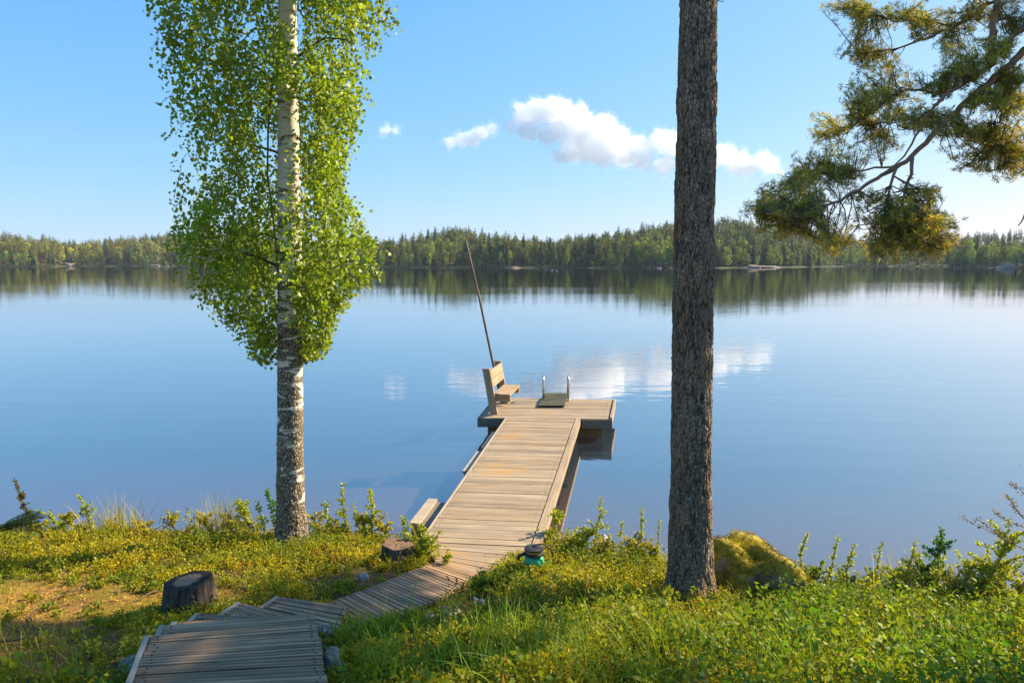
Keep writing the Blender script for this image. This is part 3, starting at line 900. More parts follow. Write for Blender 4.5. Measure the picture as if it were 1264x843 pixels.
def pine_disp(seed, amp=.02, foot=0.0, flare=.05, sc_=(1.0, 1.0)):
    sd = Vector((seed, seed * 2.3, seed * .7))
    def f(a, z, r):
        p = Vector((math.cos(a) * r * 23 * sc_[0], math.sin(a) * r * 23 * sc_[0], z * 4.4 * sc_[1])) + sd
        p = p + Vector((mnoise.noise(p * .7), mnoise.noise(p * .7 + Vector((9, 1, 4))), mnoise.noise(p * .5) * .6)) * .7
        p = p + Vector((mnoise.noise(p * 2.6), mnoise.noise(p * 2.6 + Vector((5, 2, 8))), mnoise.noise(p * 2.2 + Vector((1, 7, 3))))) * .22
        d, cp = mnoise.voronoi(p)[:2]
        e = min(1.0, (d[1] - d[0]) * 5.0)
        fn = mnoise.noise(p * 3.2) * .30 + mnoise.noise(p * 7.5) * .22
        e2 = e ** .6 * (.65 + .55 * mnoise.noise(cp[0] * 5.3))
        tint = (.30 + .70 * min(1, e * 1.9)) * (1 + .22 * mnoise.noise(cp[0] * 3.7) + .25 * mnoise.noise(p * 5.0))
        fl = flare * math.exp(-max(0, z - foot) * 4.5) * (1 + .6 * math.sin(5 * a + seed) + .3 * math.sin(3 * a))
        return amp * (e2 - .75 + fn) + fl, (tint, tint * .97, tint * .94)
    return f

# tall pine
P0 = gnd(851, 745); DP = P0[1]
path = stem_path(P0, [851, 851.5, 852.5, 855, 858.5, 862, 866], [762, 740, 600, 400, 200, 0, -900], DP)
path[0, 2] = P0[2] - .15
rads = np.array([30, 28, 26.5, 25.2, 24.2, 22, 12]) / F * DP * .985
pine = thing('pine_tree', 'tall bare pine trunk with thick plated bark standing right of the jetty', 'tree', P0)
V, Fq, C = trunk_mesh(path[:6], rads[:6], 150, 620, pine_disp(3, .019, P0[2], .06))
mesh_obj('trunk', V, Fq, M['pine_bark'], pine, C, None, True)
V, Fq, C = trunk_mesh(path[5:], rads[5:], 24, 60, pine_disp(3, .015, -9, .0))
mesh_obj('upper_trunk', V, Fq, M['red_limb'], pine, C, None, True)

# birch trunk
B0 = gnd(359, 674); DB = B0[1]
bpx = [359.5, 359.5, 358.5, 358, 357.5, 356, 354.5, 350, 346]
bpyy = [690, 672, 600, 450, 300, 150, 0, -300, -620]
bpath = stem_path(B0, bpx, bpyy, DB); bpath[0, 2] = B0[2] - .12
brad = np.array([19, 18.2, 17.2, 15.2, 14.4, 12.2, 10.5, 6.5, 1.5]) / F * DB
birch = thing('birch_tree', 'slender birch with white and dark patched trunk and drooping leafy crown', 'tree', B0)
def birch_disp(a, z, r):
    p = Vector((math.cos(a) * r * 26, math.sin(a) * r * 26, z * 20)); low = math.exp(-max(0, z - B0[2]) * .75)
    d = mnoise.voronoi(p)[0]; e = min(1, (d[1] - d[0]) * 2)
    q_ = Vector((math.cos(a) * r * 9, math.sin(a) * r * 9, z * 4))
    fl = .035 * math.exp(-max(0, z - B0[2]) * 6.5) * (1 + .8 * math.sin(4 * a + 1) + .4 * math.sin(7 * a))
    return .012 * (e - .6) * (low + .12) + .006 * mnoise.noise(q_) + fl, (1, 1, 1)
V, Fq, C = trunk_mesh(bpath, brad, 72, 620, birch_disp)
mesh_obj('trunk', V, Fq, M['birch_bark'], birch, C, None, True)

# ---------------------------------------------------------------- leaf and needle builders
def unit(v): return v / (np.linalg.norm(v, axis=-1, keepdims=True) + 1e-9)
def leaves(pos, dirv, L, W, col, fold=.25, q=rng):
    n = len(pos); dirv = unit(dirv)
    rv = q.normal(size=(n, 3)); s = unit(np.cross(dirv, rv)); nn = np.cross(dirv, s)
    L = np.broadcast_to(L, (n,))[:, None]; W = np.broadcast_to(W, (n,))[:, None]
    m = pos + dirv * L * .45
    V = np.stack([pos, m - s * W * .5 + nn * W * fold, pos + dirv * L, m + s * W * .5 + nn * W * fold], 1).reshape(-1, 3)
    Fq = np.arange(4 * n).reshape(n, 4)
    return V, Fq, np.repeat(col, 4, axis=0)
class Big:
    def __init__(s): s.V, s.Fq, s.C, s.n = [], [], [], 0
    def add(s, V, Fq, C): s.V.append(V); s.Fq.append(Fq + s.n); s.C.append(C); s.n += len(V)
    def build(s, name, mat, parent=None):
        return mesh_obj(name, np.concatenate(s.V), np.concatenate(s.Fq), mat, parent, np.concatenate(s.C))

# birch crown
ZY = lambda y: at_y(357, y, DB)[2]
oy = [-640, -480, -300, -120, 0, 50, 80, 130, 160, 200, 240, 256, 280, 300, 330, 345, 360, 390, 410, 440, 450]
ol = [355, 300, 240, 200, 198, 214, 214, 206, 206, 216, 224, 230, 226, 212, 232, 228, 248, 264, 284, 308, 330]
orr = [356, 420, 470, 500, 492, 468, 446, 448, 432, 428, 424, 468, 476, 474, 466, 456, 442, 412, 408, 396, 372]
zz = np.array([ZY(y) for y in oy])[::-1]
xl = np.array([at_y(x, y, DB)[0] for x, y in zip(ol, oy)])[::-1]
xr = np.array([at_y(x, y, DB)[0] for x, y in zip(orr, oy)])[::-1]
def btc(z): return np.interp(z, bpath[:, 2], bpath[:, 0]), np.interp(z, bpath[:, 2], bpath[:, 1])
def brad_at(phi, z):
    cx_, _ = btc(z)
    rl, rr = np.maximum(cx_ - np.interp(z, zz, xl), .03), np.maximum(np.interp(z, zz, xr) - cx_, .03)
    c = np.cos(phi)
    mean = (rl + rr) / 2 * .9
    return np.where(c > 0, c**2 * rr, c**2 * rl) + (1 - c**2) * mean
big = Big(); q = np.random.default_rng(21)
strands = 0
twig = MB()
zlo, zhi = zz[0], zz[-1]
while strands < 5700:
    z = zlo + (zhi - zlo) * q.random() ** 1.15
    phi = q.uniform(0, 2 * math.pi); f = q.random() ** .5
    Rr_ = float(brad_at(phi, z)); r = Rr_ * (.12 + .86 * f)
    cx_, cy_ = btc(z)
    p = np.array((cx_ + r * math.cos(phi), cy_ + r * math.sin(phi), z))
    dens = mnoise.noise(Vector(p) * 1.8) + .6 * mnoise.noise(Vector(p) * 4.2)
    if z < ZY(370) and q.random() < .35: continue
    if dens < -.14 + .2 * (q.random() - .5): continue
    strands += 1
    ln = q.uniform(.2, .5); n = int(ln / .017)
    tt = np.linspace(0, 1, n)
    out = np.array((math.cos(phi), math.sin(phi), 0)) * q.uniform(.02, .28) + q.normal(size=3) * .05
    path_ = p + out * tt[:, None] * .9 + np.array((0, 0, -ln)) * (tt[:, None] ** 1.4) + np.cumsum(q.normal(size=(n, 3)) * .006, 0)
    rr_ = np.hypot(path_[:, 0] - cx_, path_[:, 1] - cy_); ph = np.arctan2(path_[:, 1] - cy_, path_[:, 0] - cx_)
    lim = brad_at(ph, path_[:, 2]) * (.97 + .36 * mnoise.noise(Vector((p[0] * 2.5, p[1] * 2.5, p[2] * 3.5))) + .12 * (q.random() - .4))
    ok = (rr_ < lim) & (path_[:, 2] > zlo)
    # keep the front of the trunk clear on the lower part
    fx, fy = to_px_x = (path_[:, 0] - cx_, path_[:, 1] - cy_)
    front = (np.abs(fx) < .165) & (fy < 0) & (path_[:, 2] < ZY(100 + 60 * q.random()))
    ok &= ~(front & (q.random(n) < .975))
    zin = (path_[:, 2] < ZY(60 + 50 * q.random())) & (path_[:, 2] > ZY(300))
    along = fx * math.sin(SUN_AZ) + fy * math.cos(SUN_AZ); across = np.abs(fx * math.cos(SUN_AZ) - fy * math.sin(SUN_AZ))
    ok &= ~(zin & (along > 0) & (across < .13) & (q.random(n) < .8))
    ok &= ~((path_[:, 2] < ZY(125)) & (path_[:, 2] > ZY(245)) & (fx > 0) & (fx < .24) & (q.random(n) < .75))
    if ok.sum() < 3: continue
    pp = path_[ok]; m = len(pp)
    dv = q.normal(size=(m, 3)) * .8 + np.array((0, 0, -.75)) + unit(out)[None] * .2
    base = np.array((.245, .32, .028)) * (1 + .35 * dens)
    ctint = base * q.uniform(.75, 1.25, (m, 1)) * (1 + q.normal(size=(m, 3)) * .05)
    L = q.uniform(.032, .052, m)
    big.add(*leaves(pp + q.normal(size=(m, 3)) * .018, dv, L, L * .78, np.clip(ctint, .01, .6)))
    if q.random() < .3 and ok.all(): twig.tube(path_[::4], .0022, 4, (1, 1, 1), False)
big.build('foliage', M['birch_leaf'], birch)
twig.build('twigs', M['dark_twig'], birch)
for i in range(30):
    z0 = ZY(430) + (zhi - ZY(430) - .8) * (i / 30) ** 1.1; phi = i * 2.4 + q.uniform(-.3, .3)
    if math.sin(phi) < -.6: phi += math.pi
    cx_, cy_ = btc(z0); Rr_ = float(brad_at(phi, z0 + .25)) * .85
    d = np.array((math.cos(phi), math.sin(phi), 0)); pts = []
    for s_ in np.linspace(0, 1, 7):
        pts.append(np.array((cx_, cy_, z0)) + d * Rr_ * s_ + UPV * (.75 * Rr_ * (s_ - .75 * s_ * s_)) + q.normal(size=3) * .012)
    mb = MB(); mb.tube(pts, np.linspace(.017, .004, 7), 6); mb.build('limb', M['dark_twig'], birch, True)
pts = [at_y(x, y, DB + dy) for x, y, dy in ((354, 60, .02), (335, 110, -.1), (331, 160, -.15), (330, 215, -.16), (336, 260, -.14), (341, 310, -.1), (345, 370, -.08), (347, 425, -.06))]
mb = MB(); mb.tube(pts, [.010, .009, .009, .009, .008, .008, .007, .004], 7); mb.build('hanging_branch', M['stem'], birch, True)

# ---------------------------------------------------------------- overhanging pine on the right
PT = np.array((6.1, 6.15, float(ground_h(6.1, 6.15)) if shore_y(6.1) > 6.15 else -.1))
PT = np.array((6.3, 5.0, float(ground_h(6.3, 5.0))))
hp = thing('pine_tree', 'pine whose long drooping bough hangs in from the right edge over the lake', 'tree', PT)
tp_ = np.array([PT - UPV * .1, PT + (0, .1, 2.), PT + (-.05, .3, 4.5), PT + (-.1, .5, 6.5), PT + (0, .6, 9), PT + (0, .6, 12)])
V, Fq, C = trunk_mesh(tp_, [.2, .17, .15, .13, .09, .03], 60, 160, pine_disp(8, .02, PT[2], .05))
mesh_obj('trunk', V, Fq, M['pine_bark'], hp, C, None, True)
JA = tp_[2] * .4 + tp_[3] * .6
def L3(seq, d0, d1):
    n = len(seq); return [at_y(x, y, d0 + (d1 - d0) * i / (n - 1)) for i, (x, y) in enumerate(seq)]
limbs = []
def limb(seq, d0, d1, r0, r1, start=None, jit=.012):
    P = L3(seq, d0, d1)
    if start is not None: P = [np.asarray(start)] + P
    P = np.array(P); s = np.r_[0, np.cumsum(np.linalg.norm(np.diff(P, axis=0), axis=1))]
    m = max(6, int(s[-1] / .06)); ss = np.linspace(0, s[-1], m)
    Pq = np.stack([np.interp(ss, s, P[:, i]) for i in range(3)], 1)
    ker = np.array([.25, .5, .25])
    for _ in range(3):
        for i in range(3): Pq[1:-1, i] = np.convolve(Pq[:, i], ker, 'valid')
    Pq[1:-1] += q.normal(size=(m - 2, 3)) * jit * .5
    rr = r0 + (r1 - r0) * (ss / s[-1]) ** .8
    mb = MB(); mb.tube(Pq, rr, 9); mb.build('limb', M['red_limb'], hp, True)
    limbs.append((Pq, rr)); return Pq
A_ = limb([(1264, 62), (1243, 85), (1218, 105), (1174, 141), (1142, 177), (1110, 206), (1073, 226), (1033, 250), (989, 268), (945, 264)], 5.9, 5.3, .06, .006, JA)
limb([(1264, 34), (1235, 60), (1220, 83), (1200, 97), (1166, 117), (1142, 145), (1126, 177), (1112, 200), (1090, 214)], 5.8, 5.5, .05, .005, JA + (0, .05, .35))
limb([(1240, -30), (1232, 0), (1224, 40), (1224, 64), (1220, 84)], 5.85, 5.74, .030, .024, JA + (-.3, 0, .9))
limb([(1264, -20), (1222, 4), (1178, 34), (1142, 48), (1110, 60), (1061, 66)], 6.6, 7.6, .04, .006, JA + (0, .05, .7))
limb([(1243, 87), (1245, 105), (1237, 133), (1234, 152)], 5.85, 5.8, .022, .008)
limb([(1126, 195), (1128, 218), (1114, 238), (1113, 262), (1126, 278), (1142, 284)], 5.5, 5.3, .016, .004)
limb([(1106, 208), (1096, 240), (1089, 274), (1101, 290)], 5.5, 5.35, .013, .004)
limb([(1264, 127), (1250, 119), (1238, 100)], 6.1, 5.95, .03, .025)
limb([(1300, 196), (1264, 190), (1235, 183), (1226, 169), (1228, 150)], 6.1, 5.85, .02, .012)
limb([(1200, 97), (1166, 117), (1118, 109), (1085, 129), (1057, 153), (1035, 175)], 5.75, 7.4, .016, .004)
limb([(1166, 117), (1142, 145), (1093, 151), (1061, 155), (1020, 160)], 5.7, 7.6, .014, .004)
limb([(1142, 177), (1118, 202), (1061, 210), (1020, 214), (990, 216)], 5.6, 7.0, .014, .004)
limb([(1222, 4), (1178, 34), (1130, 25), (1080, 22), (1048, 8)], 6.8, 7.9, .014, .004)
limb([(1300, -60), (1240, -55), (1160, -60), (1090, -70)], 6.2, 5.9, .03, .006, JA + (0, .1, 1.2))
limb([(1340, 120), (1310, 170), (1290, 230)], 6.0, 5.6, .03, .006, JA + (0, 0, -.1))
pads = [(1045,8,30,12),(1077,25,28,14),(1126,18,35,16),(1055,60,20,14),(1075,70,35,16),(1093,95,40,14),(1062,115,25,18),(1100,125,35,16),
 (1020,157,24,18),(1069,140,28,16),(1118,146,35,16),(1162,153,26,14),(1003,202,24,12),(1040,195,30,15),(1080,178,30,14),(985,225,22,12),
 (955,243,22,16),(938,264,18,12),(993,240,28,16),(1033,222,30,14),(975,280,28,12),(1020,302,25,12),(1070,246,30,14),(1095,275,32,16),
 (1126,255,25,14),(1133,308,30,13),(1090,316,25,8),(1162,286,20,11),(1145,240,14,7),(1222,150,40,20),(1206,200,28,14),(1243,208,24,14),
 (1250,175,30,20),(1182,65,30,22),(1158,95,28,18),(1202,18,35,18),(1250,20,25,20),(1190,85,25,14),(1250,95,20,15),(1150,30,30,14),(1215,125,25,12),(1192,170,24,12),(1160,275,22,12),(1110,298,28,12),(1165,300,14,8),(1228,62,24,16),(1252,128,20,14),(1080,292,40,14),(1150,298,36,12),(1000,262,26,12)]
for i in range(16): pads.append((q.uniform(1275, 1480), q.uniform(-120, 180), 38, 24))  # unseen pads right of and above the frame, added for shade
for i in range(14): pads.append((q.uniform(1040, 1420), q.uniform(-190, -20), 40, 20))
LP = np.concatenate([l[0] for l in limbs]); LR = np.concatenate([l[1] for l in limbs])
LP = LP[LR < .06] if (LR < .06).any() else LP
LPX = np.array([to_px(p) for p in LP]).T
big = Big(); twig = MB()
ndl_n = 0
for (cx_, cy_, rx, ry) in pads:
    c0 = at_y(cx_, cy_, 5.6)
    near = LP[np.argsort((LPX[0] - cx_)**2 + (LPX[1] - cy_)**2)[:12]]
    dep = near[:, 1].mean()
    ntw = (15 if cy_ > 236 and cx_ > 1050 else 32 if cx_ < 1015 else 28) if cx_ < 1264 and cy_ > -10 else 6
    gold = .75 if cy_ > 268 else (.45 if (cy_ > 140 and cx_ > 1180) or cy_ > 235 else .15)
    padtint = q.uniform(.7, 1.25)
    root_c = near[q.integers(6)]
    for k in range(ntw):
        a = q.uniform(0, 2 * math.pi); rr = math.sqrt(q.random()) * 1.15
        e = at_y(cx_ + rx * rr * math.cos(a), cy_ + ry * rr * math.sin(a), dep + q.uniform(-.3, .3))
        rt = near[q.integers(12)] if q.random() < .6 else root_c
        mid = (rt + e) / 2 + q.normal(size=3) * .04 - UPV * .02
        tw = np.array([rt, rt * .55 + mid * .45 + q.normal(size=3) * .01, mid, mid * .5 + e * .5 + q.normal(size=3) * .012, e])
        twig.tube(tw, [.0055, .0045, .004, .003, .002], 4, (1, 1, 1), False)
        td = unit(e - mid)
        # tufts all along the outer part of the twig
        for s_ in np.linspace(.30, 1.0, 10):
            if s_ < .99 and q.random() < .25: continue
            pz = (rt + (mid - rt) * s_ * 2 if s_ < .5 else mid + (e - mid) * (s_ - .5) * 2) + q.normal(size=3) * .02
            m = int(q.uniform(11, 18))
            dv = td * .9 + q.normal(size=(m, 3)) * .6 + UPV * .2
            base = np.array((.36, .37, .09)) * (1 - gold) + np.array((.60, .49, .10)) * gold
            if q.random() < .3: base = np.array((.16, .25, .06))
            col = base * padtint * q.uniform(.6, 1.4, (m, 1))
            big.add(*leaves(pz + q.normal(size=(m, 3)) * .008, dv, q.uniform(.030, .050, m), .005, col, .1))
            ndl_n += m
# off-frame limbs and tufts of this pine, added along sun rays for shade
qc = np.random.default_rng(5)
for k in range(64):
    if k < 31: T_ = np.array((qc.uniform(-3.9, -.75), qc.uniform(2.7, 4.35), 1.05))
    elif k < 56: T_ = np.array((qc.uniform(-1.5, -.2), qc.uniform(4.4, 5.6), .7))
    else: T_ = np.array((qc.uniform(.0, 2.2), qc.uniform(2.6, 3.6), 1.1))
    c0 = T_ + np.array(SUNV) * (qc.uniform(9.6, 11.2) / math.cos(SUN_EL))
    zt = min(11.5, max(5.0, c0[2] - .8)); r0 = np.array([np.interp(zt, tp_[:, 2], tp_[:, i]) for i in range(3)])
    mb = MB(); mb.tube([r0, (r0 + c0) / 2 + UPV * .15, c0], [.03, .02, .006], 6); mb.build('limb', M['red_limb'], hp, True)
    for i in range(34):
        pz = c0 + qc.normal(size=3) * (.26, .26, .12)
        m = 20
        big.add(*leaves(np.tile(pz, (m, 1)), qc.normal(size=(m, 3)) + UPV * .3, .075, .011, np.array((.15, .15, .04)) * qc.uniform(.7, 1.3, (m, 1)), .1))
big.build('needles', M['needle'], hp)
twig.build('twigs', M['dark_twig'], hp)
mb = MB(); mb.tube([at_y(1275, 255, 5.6), at_y(1266, 262, 5.55), at_y(1262, 272, 5.5), at_y(1257, 279, 5.5)], [.008, .007, .006, .004], 6); mb.build('dead_twig', M['dark_twig'], hp, True)

# crown of the tall pine, far above the picture's upper edge
big = Big()
top = path[-1]
for i in range(16):
    z0 = path[5][2] + 1.6 + i * .26; phi = i * 2.4
    c0 = np.array((np.interp(z0, path[:, 2], path[:, 0]), DP, z0)); ln = q.uniform(.8, 1.7)
    d = np.array((math.cos(phi), math.sin(phi), .25)); e = c0 + d * ln
    mb = MB(); mb.tube([c0, c0 + d * ln * .5 + q.normal(size=3) * .05, e], [.03, .02, .006], 6); mb.build('limb', M['red_limb'], pine, True)
    for k in range(14):
        pz = c0 + d * ln * q.uniform(.45, 1.05) + q.normal(size=3) * .2
        m = 26; dv = q.normal(size=(m, 3)) + UPV * .4
        big.add(*leaves(np.tile(pz, (m, 1)), dv, .09, .012, np.array((.06, .08, .025)) * q.uniform(.7, 1.3, (m, 1)), .1))
big.build('needles', M['needle'], pine)
mb = MB(); mb.tube([at_y(880, 8, DP), at_y(886, 1, DP - .05), at_y(892, 3, DP - .1), at_y(896, -6, DP - .1)], [.006, .004, .003, .002], 5); mb.build('dead_twig', M['dark_twig'], pine, True)

# ---------------------------------------------------------------- stumps, boulder, stones
def stump(name, label, pxl, pxr, py_top, py_base, mat_cut, tilt, seed):
    c = gnd((pxl + pxr) / 2, py_base); d = c[1]
    r = (pxr - pxl) / 2 / F * d * .98
    h = (py_base - py_top) / F * d * 1.02
    o = thing(name, label, 'stump', c)
    f = pine_disp(seed, .022, c[2], .03, (.9, .42))
    V, Fq, C = trunk_mesh(np.array([c - UPV * .1, c + UPV * h * .5, c + UPV * h]), [r * 1.0, r * .95, r * .9], 110, 70, f)
    V[:, 2] += (V[:, 0] - c[0]) * tilt * np.clip((V[:, 2] - c[2]) / h, 0, 1)
    mesh_obj('bark', V, Fq, M['stump_bark'], o, C, None, True)
    ring = V[-110:]
    mb = MB(); mid = ring.mean(0)
    rows = [ring - UPV * .002]
    for k in range(1, 9): rows.append(mid + (ring - mid) * (1 - k / 9) + np.array([(0, 0, mnoise.noise(Vector(((p - mid)[0] * 18, (p - mid)[1] * 18, k * .3 + seed))) * .006) for p in ring]))
    Vc = np.concatenate(rows); Fs = []
    for k in range(8):
        for i in range(110): Fs.append((k*110+i, k*110+(i+1) % 110, (k+1)*110+(i+1) % 110, (k+1)*110+i))
    Fs.append(tuple(8*110 + i for i in range(110)))
    co = mesh_obj('cut_face', Vc, Fs, mat_cut, o, None, None, True)
    # origin at the centre of the cut for its rings
    sh = mid - np.array(o.location); co.data.transform(__import__('mathutils').Matrix.Translation(-Vector(sh))); co.location = sh
    return c, r
SC1 = stump('tree_stump', 'dark charred tree stump with a brown heart beside the steps', 203, 265, 712, 756, M['stump_cut'], .12, 5)
SC2 = stump('tree_stump', 'small reddish brown stump at the left edge of the boardwalk', 471, 513, 669, 694, M['stump_cut_red'], -.05, 9)

BC = gnd(925, 742)
BC = np.array((at_y(925, 700, 5.75)[0], 5.75, float(ground_h(at_y(925, 700, 5.75)[0], 5.75)) + .02))
bz_top = at_y(925, 657, 5.75)[2]
bo = rock('boulder', 'large boulder covered in golden green moss beside the tall pine trunk', 'boulder', BC, (.47, .42, (bz_top - BC[2]) * .98), 2.2, M['mossy'], sub=5, rough=.30, low=-.3)
me = bo.data
for v in me.vertices:
    u = v.co.x / .47
    v.co.z *= 1 - .42 * max(0.0, u + .25) ** 1.3 if u > -.25 else 1
    v.co.x *= 1.12
me.update()
Pv = np.array([v.co[:] for v in me.vertices]); Nv = np.array([v.normal[:] for v in me.vertices])
sel = np.where((Nv[:, 2] > -.05))[0]
n = 26000; ii = rng.choice(sel, n)
keep = np.array([mnoise.noise(Vector(Pv[i] * 6)) + .45 * Nv[i][2] > .0 for i in ii]); ii = ii[keep]; n = len(ii)
pp = Pv[ii] + rng.normal(size=(n, 3)) * .012
cc = np.array((.40, .335, .03)) * rng.uniform(.5, 1.4, (n, 1)) * np.array([.3 + .7 * float(smooth(np.array(.5 + 2.2 * mnoise.noise(Vector(Pv[i] * 5.5 + 3))))) for i in ii])[:, None] * np.array([1 + .6 * mnoise.noise(Vector(Pv[i] * 4 + 7)) for i in ii])[:, None]
V, Fq, C = leaves(pp, Nv[ii] + rng.normal(size=(n, 3)) * .6, rng.uniform(.012, .026, n), .006, cc, .1)
mo = mesh_obj('moss', V + np.array(bo.location), Fq, M['moss_blade'], bo, C)

def stone(px_, py_, w_, h_, seed, label, mat='rock', group=None):
    c = gnd(px_, py_); s_ = c[1] / F
    rock('stone', label, 'stone', c + UPV * h_ * s_ * .25, (w_ * s_ / 2, w_ * s_ / 2 * .85, h_ * s_ * .6), seed, M[mat], group, sub=4, rough=.3, flat=.5, low=-.8)
stone(409, 826, 30, 38, 1, 'largest grey stone right of the lowest visible steps corner')
stone(402, 784, 22, 20, 2, 'grey stone above the largest one, at the right edge of the steps')
stone(416, 774, 14, 9, 3, 'small pale stone at the grass edge right of the steps')
stone(163, 826, 30, 24, 4, 'dark stone in the shade left of the steps')
stone(173, 797, 10, 9, 5, 'small pale stone touching the left trim of the steps')
stone(449, 716, 15, 13, 6, 'grey stone in bare litter between the small stump and the steps')
stone(746, 682, 26, 30, 7, 'brown stone at the shore right of the jetty', 'pale_rock')
stone(746, 694, 24, 9, 8, 'flat pale stone in the bilberries just in front of the brown shore stone', 'pale_rock')
stone(990, 738, 26, 24, 9, 'brownish stone against the right foot of the mossy boulder')
stone(350, 690, 10, 6, 10, 'small stone at the foot of the birch')
for i in range(34):
    px_, py_ = 505 + 95 * random.random(), 0
    py_ = 762 - (px_ - 505) * .30 + random.uniform(0, 14)
    s_ = random.uniform(4, 11)
    stone(px_, py_, s_, s_ * .7, 20 + i, 'pale pebble in the gravel strip along the right side of the boardwalk', 'pale_rock', 'pebbles beside the boardwalk')

# green garden light / tap on the slope in front of the jetty
GP = gnd(659, 705); s_ = GP[1] / F
gl_ = thing('watering_tap', 'round green tap housing with black collar and curved handle by the jetty end', 'garden tap', GP)
def lathe(mb, c, prof, n=24, col=(1, 1, 1), tilt=None):
    V, Fs = [], []
    for r_, z_ in prof:
        for k in range(n): a = 2 * math.pi * k / n; V.append(c + np.array((r_ * math.cos(a), r_ * math.sin(a), z_)))
    for i in range(len(prof) - 1):
        for k in range(n): k2 = (k + 1) % n; Fs.append((i*n+k, i*n+k2, (i+1)*n+k2, (i+1)*n+k))
    Fs.append(tuple(range(n))[::-1]); Fs.append(tuple((len(prof)-1)*n + k for k in range(n)))
    mb.add(V, Fs, col)
g0 = GP + UPV * .035
mb = MB(); lathe(mb, g0, [(.03, -.25), (.03, 0), (.062, .01), (.086, .03), (.092, .06), (.086, .09), (.066, .115), (.05, .125)]); mb.build('housing', M['green_plastic'], gl_, True)
mb = MB(); lathe(mb, g0, [(.07, .118), (.088, .125), (.088, .14), (.07, .148), (.066, .16), (.085, .166), (.085, .182), (.05, .192)]); mb.build('collar', M['black_iron'], gl_)
mb = MB(); lathe(mb, g0, [(.0745, .150), (.0755, .151), (.0755, .160), (.0745, .161)]); mb.build('band', M['steel'], gl_)
mb = MB(); mb.tube([g0 + (-.02, 0, .19), g0 + (.04, 0, .215), g0 + (.10, -.01, .215), g0 + (.15, -.01, .17), g0 + (.165, -.01, .11)], .006, 8); mb.build('handle', M['black_iron'], gl_, True)
mb = MB(); mb.tube([g0 + (-.08, -.02, .14), g0 + (-.13, -.03, .12), g0 + (-.14, -.03, .09)], .014, 10); mb.build('spout', M['black_iron'], gl_, True)

# ---------------------------------------------------------------- ground cover
def in_poly(x, y, poly):
    inside = np.zeros(len(x), bool); n = len(poly); j = n - 1
    for i in range(n):
        xi, yi = poly[i][:2]; xj, yj = poly[j][:2]
        c = ((yi > y) != (yj > y)) & (x < (xj - xi) * (y - yi) / (yj - yi + 1e-12) + xi)
        inside ^= c; j = i
    return inside
POLY = [
    [p[:2] for p in BL] + [p[:2] for p in BR[::-1]],
    [at_z(*p)[:2] for p in ((140, 900, 1.18), (183, 784, 1.18), (394, 765, 1.18), (414, 890, 1.18))],
    [at_z(*p)[:2] for p in ((186, 803, 1.08), (202, 769, 1.08), (390, 755, 1.08), (396, 800, 1.08))],
    [at_z(*p)[:2] for p in ((222, 776, .93), (245, 755, .93), (300, 742, .86), (400, 748, .8), (400, 800, .9))],
    [at_z(*p)[:2] for p in ((312, 757, .76), (343, 734, .76), (430, 746, .76), (418, 786, .76))],
    [WL0[:2] - perp[:2] * .06, WL1[:2], WR1[:2], WR0[:2] + perp[:2] * .12],
]
DISC = [(SC1[0], SC1[1] * .95), (SC2[0], SC2[1] * .95), (P0, .17), (B0, .14), (BC, .44), (GP, .07), (gnd(409, 832), .13), (gnd(402, 790), .10), (gnd(416, 780), .07), (gnd(158, 830), .12), (gnd(170, 800), .06)]
def free(x, y, grow=0.0):
    ok = np.ones(len(x), bool)
    for P in POLY: ok &= ~in_poly(x, y, P)
    for c, r in DISC: ok &= (x - c[0])**2 + (y - c[1])**2 > (r + grow)**2
    return ok
def scatter(n, seed, ymin=2.4, xw=8.4):
    n = int(n * 1.17)
    qq = np.random.default_rng(seed)
    y = qq.uniform(ymin, 7.6, n); x = qq.uniform(-1, 1, n) * np.minimum(xw, y * .80 + 2.2)
    s = shore_y(x) + .12 * vnoise(x, x * 0, 1.3) - y
    ok = (s > .02) & free(x, y)
    return x[ok], y[ok], s[ok], qq
# bilberry and lingonberry carpet
x, y, s, q = scatter(15500, 3)
d = field(DRY, x, y); so = field(SOIL, x, y)
pxq, _ = to_px(np.stack([x, y, ground_h(x, y)], 1))
keep = q.random(len(x)) > np.clip(1.05 * d + 1.0 * so, 0, .93)
keep &= (vnoise(x, y, 2.4, 5) + .6 * vnoise(x, y, 6, 2) + q.normal(size=len(x)) * .35) > -.75
x, y, s, d, pxq = x[keep], y[keep], s[keep], d[keep], pxq[keep]
gz = ground_h(x, y)
right = smooth((x - .2) / 1.2)
hgt = (.10 + .11 * right + .075 * vnoise(x, y, 2.2, 1) + .035 * vnoise(x, y, 5.5, 9) + .02 * q.normal(size=len(x))) * (1 - .55 * np.clip(d * 1.3, 0, 1))
hgt = hgt * (1 - .6 * field([(gnd(850, 772)[:2], .42), (gnd(930, 760)[:2], .3), (gnd(659, 722)[:2], .22)], x, y))
hgt = np.clip(hgt * (1 - .45 * field([(0.5 * (B + A), .5) for A, B in ((BL[i], BR[i]) for i in range(4))], x, y)), .04, .3)
big = Big()
big_st = Big()
tone = vnoise(x, y, 1.6, 8) * .5 + vnoise(x, y, 5, 4) * .5
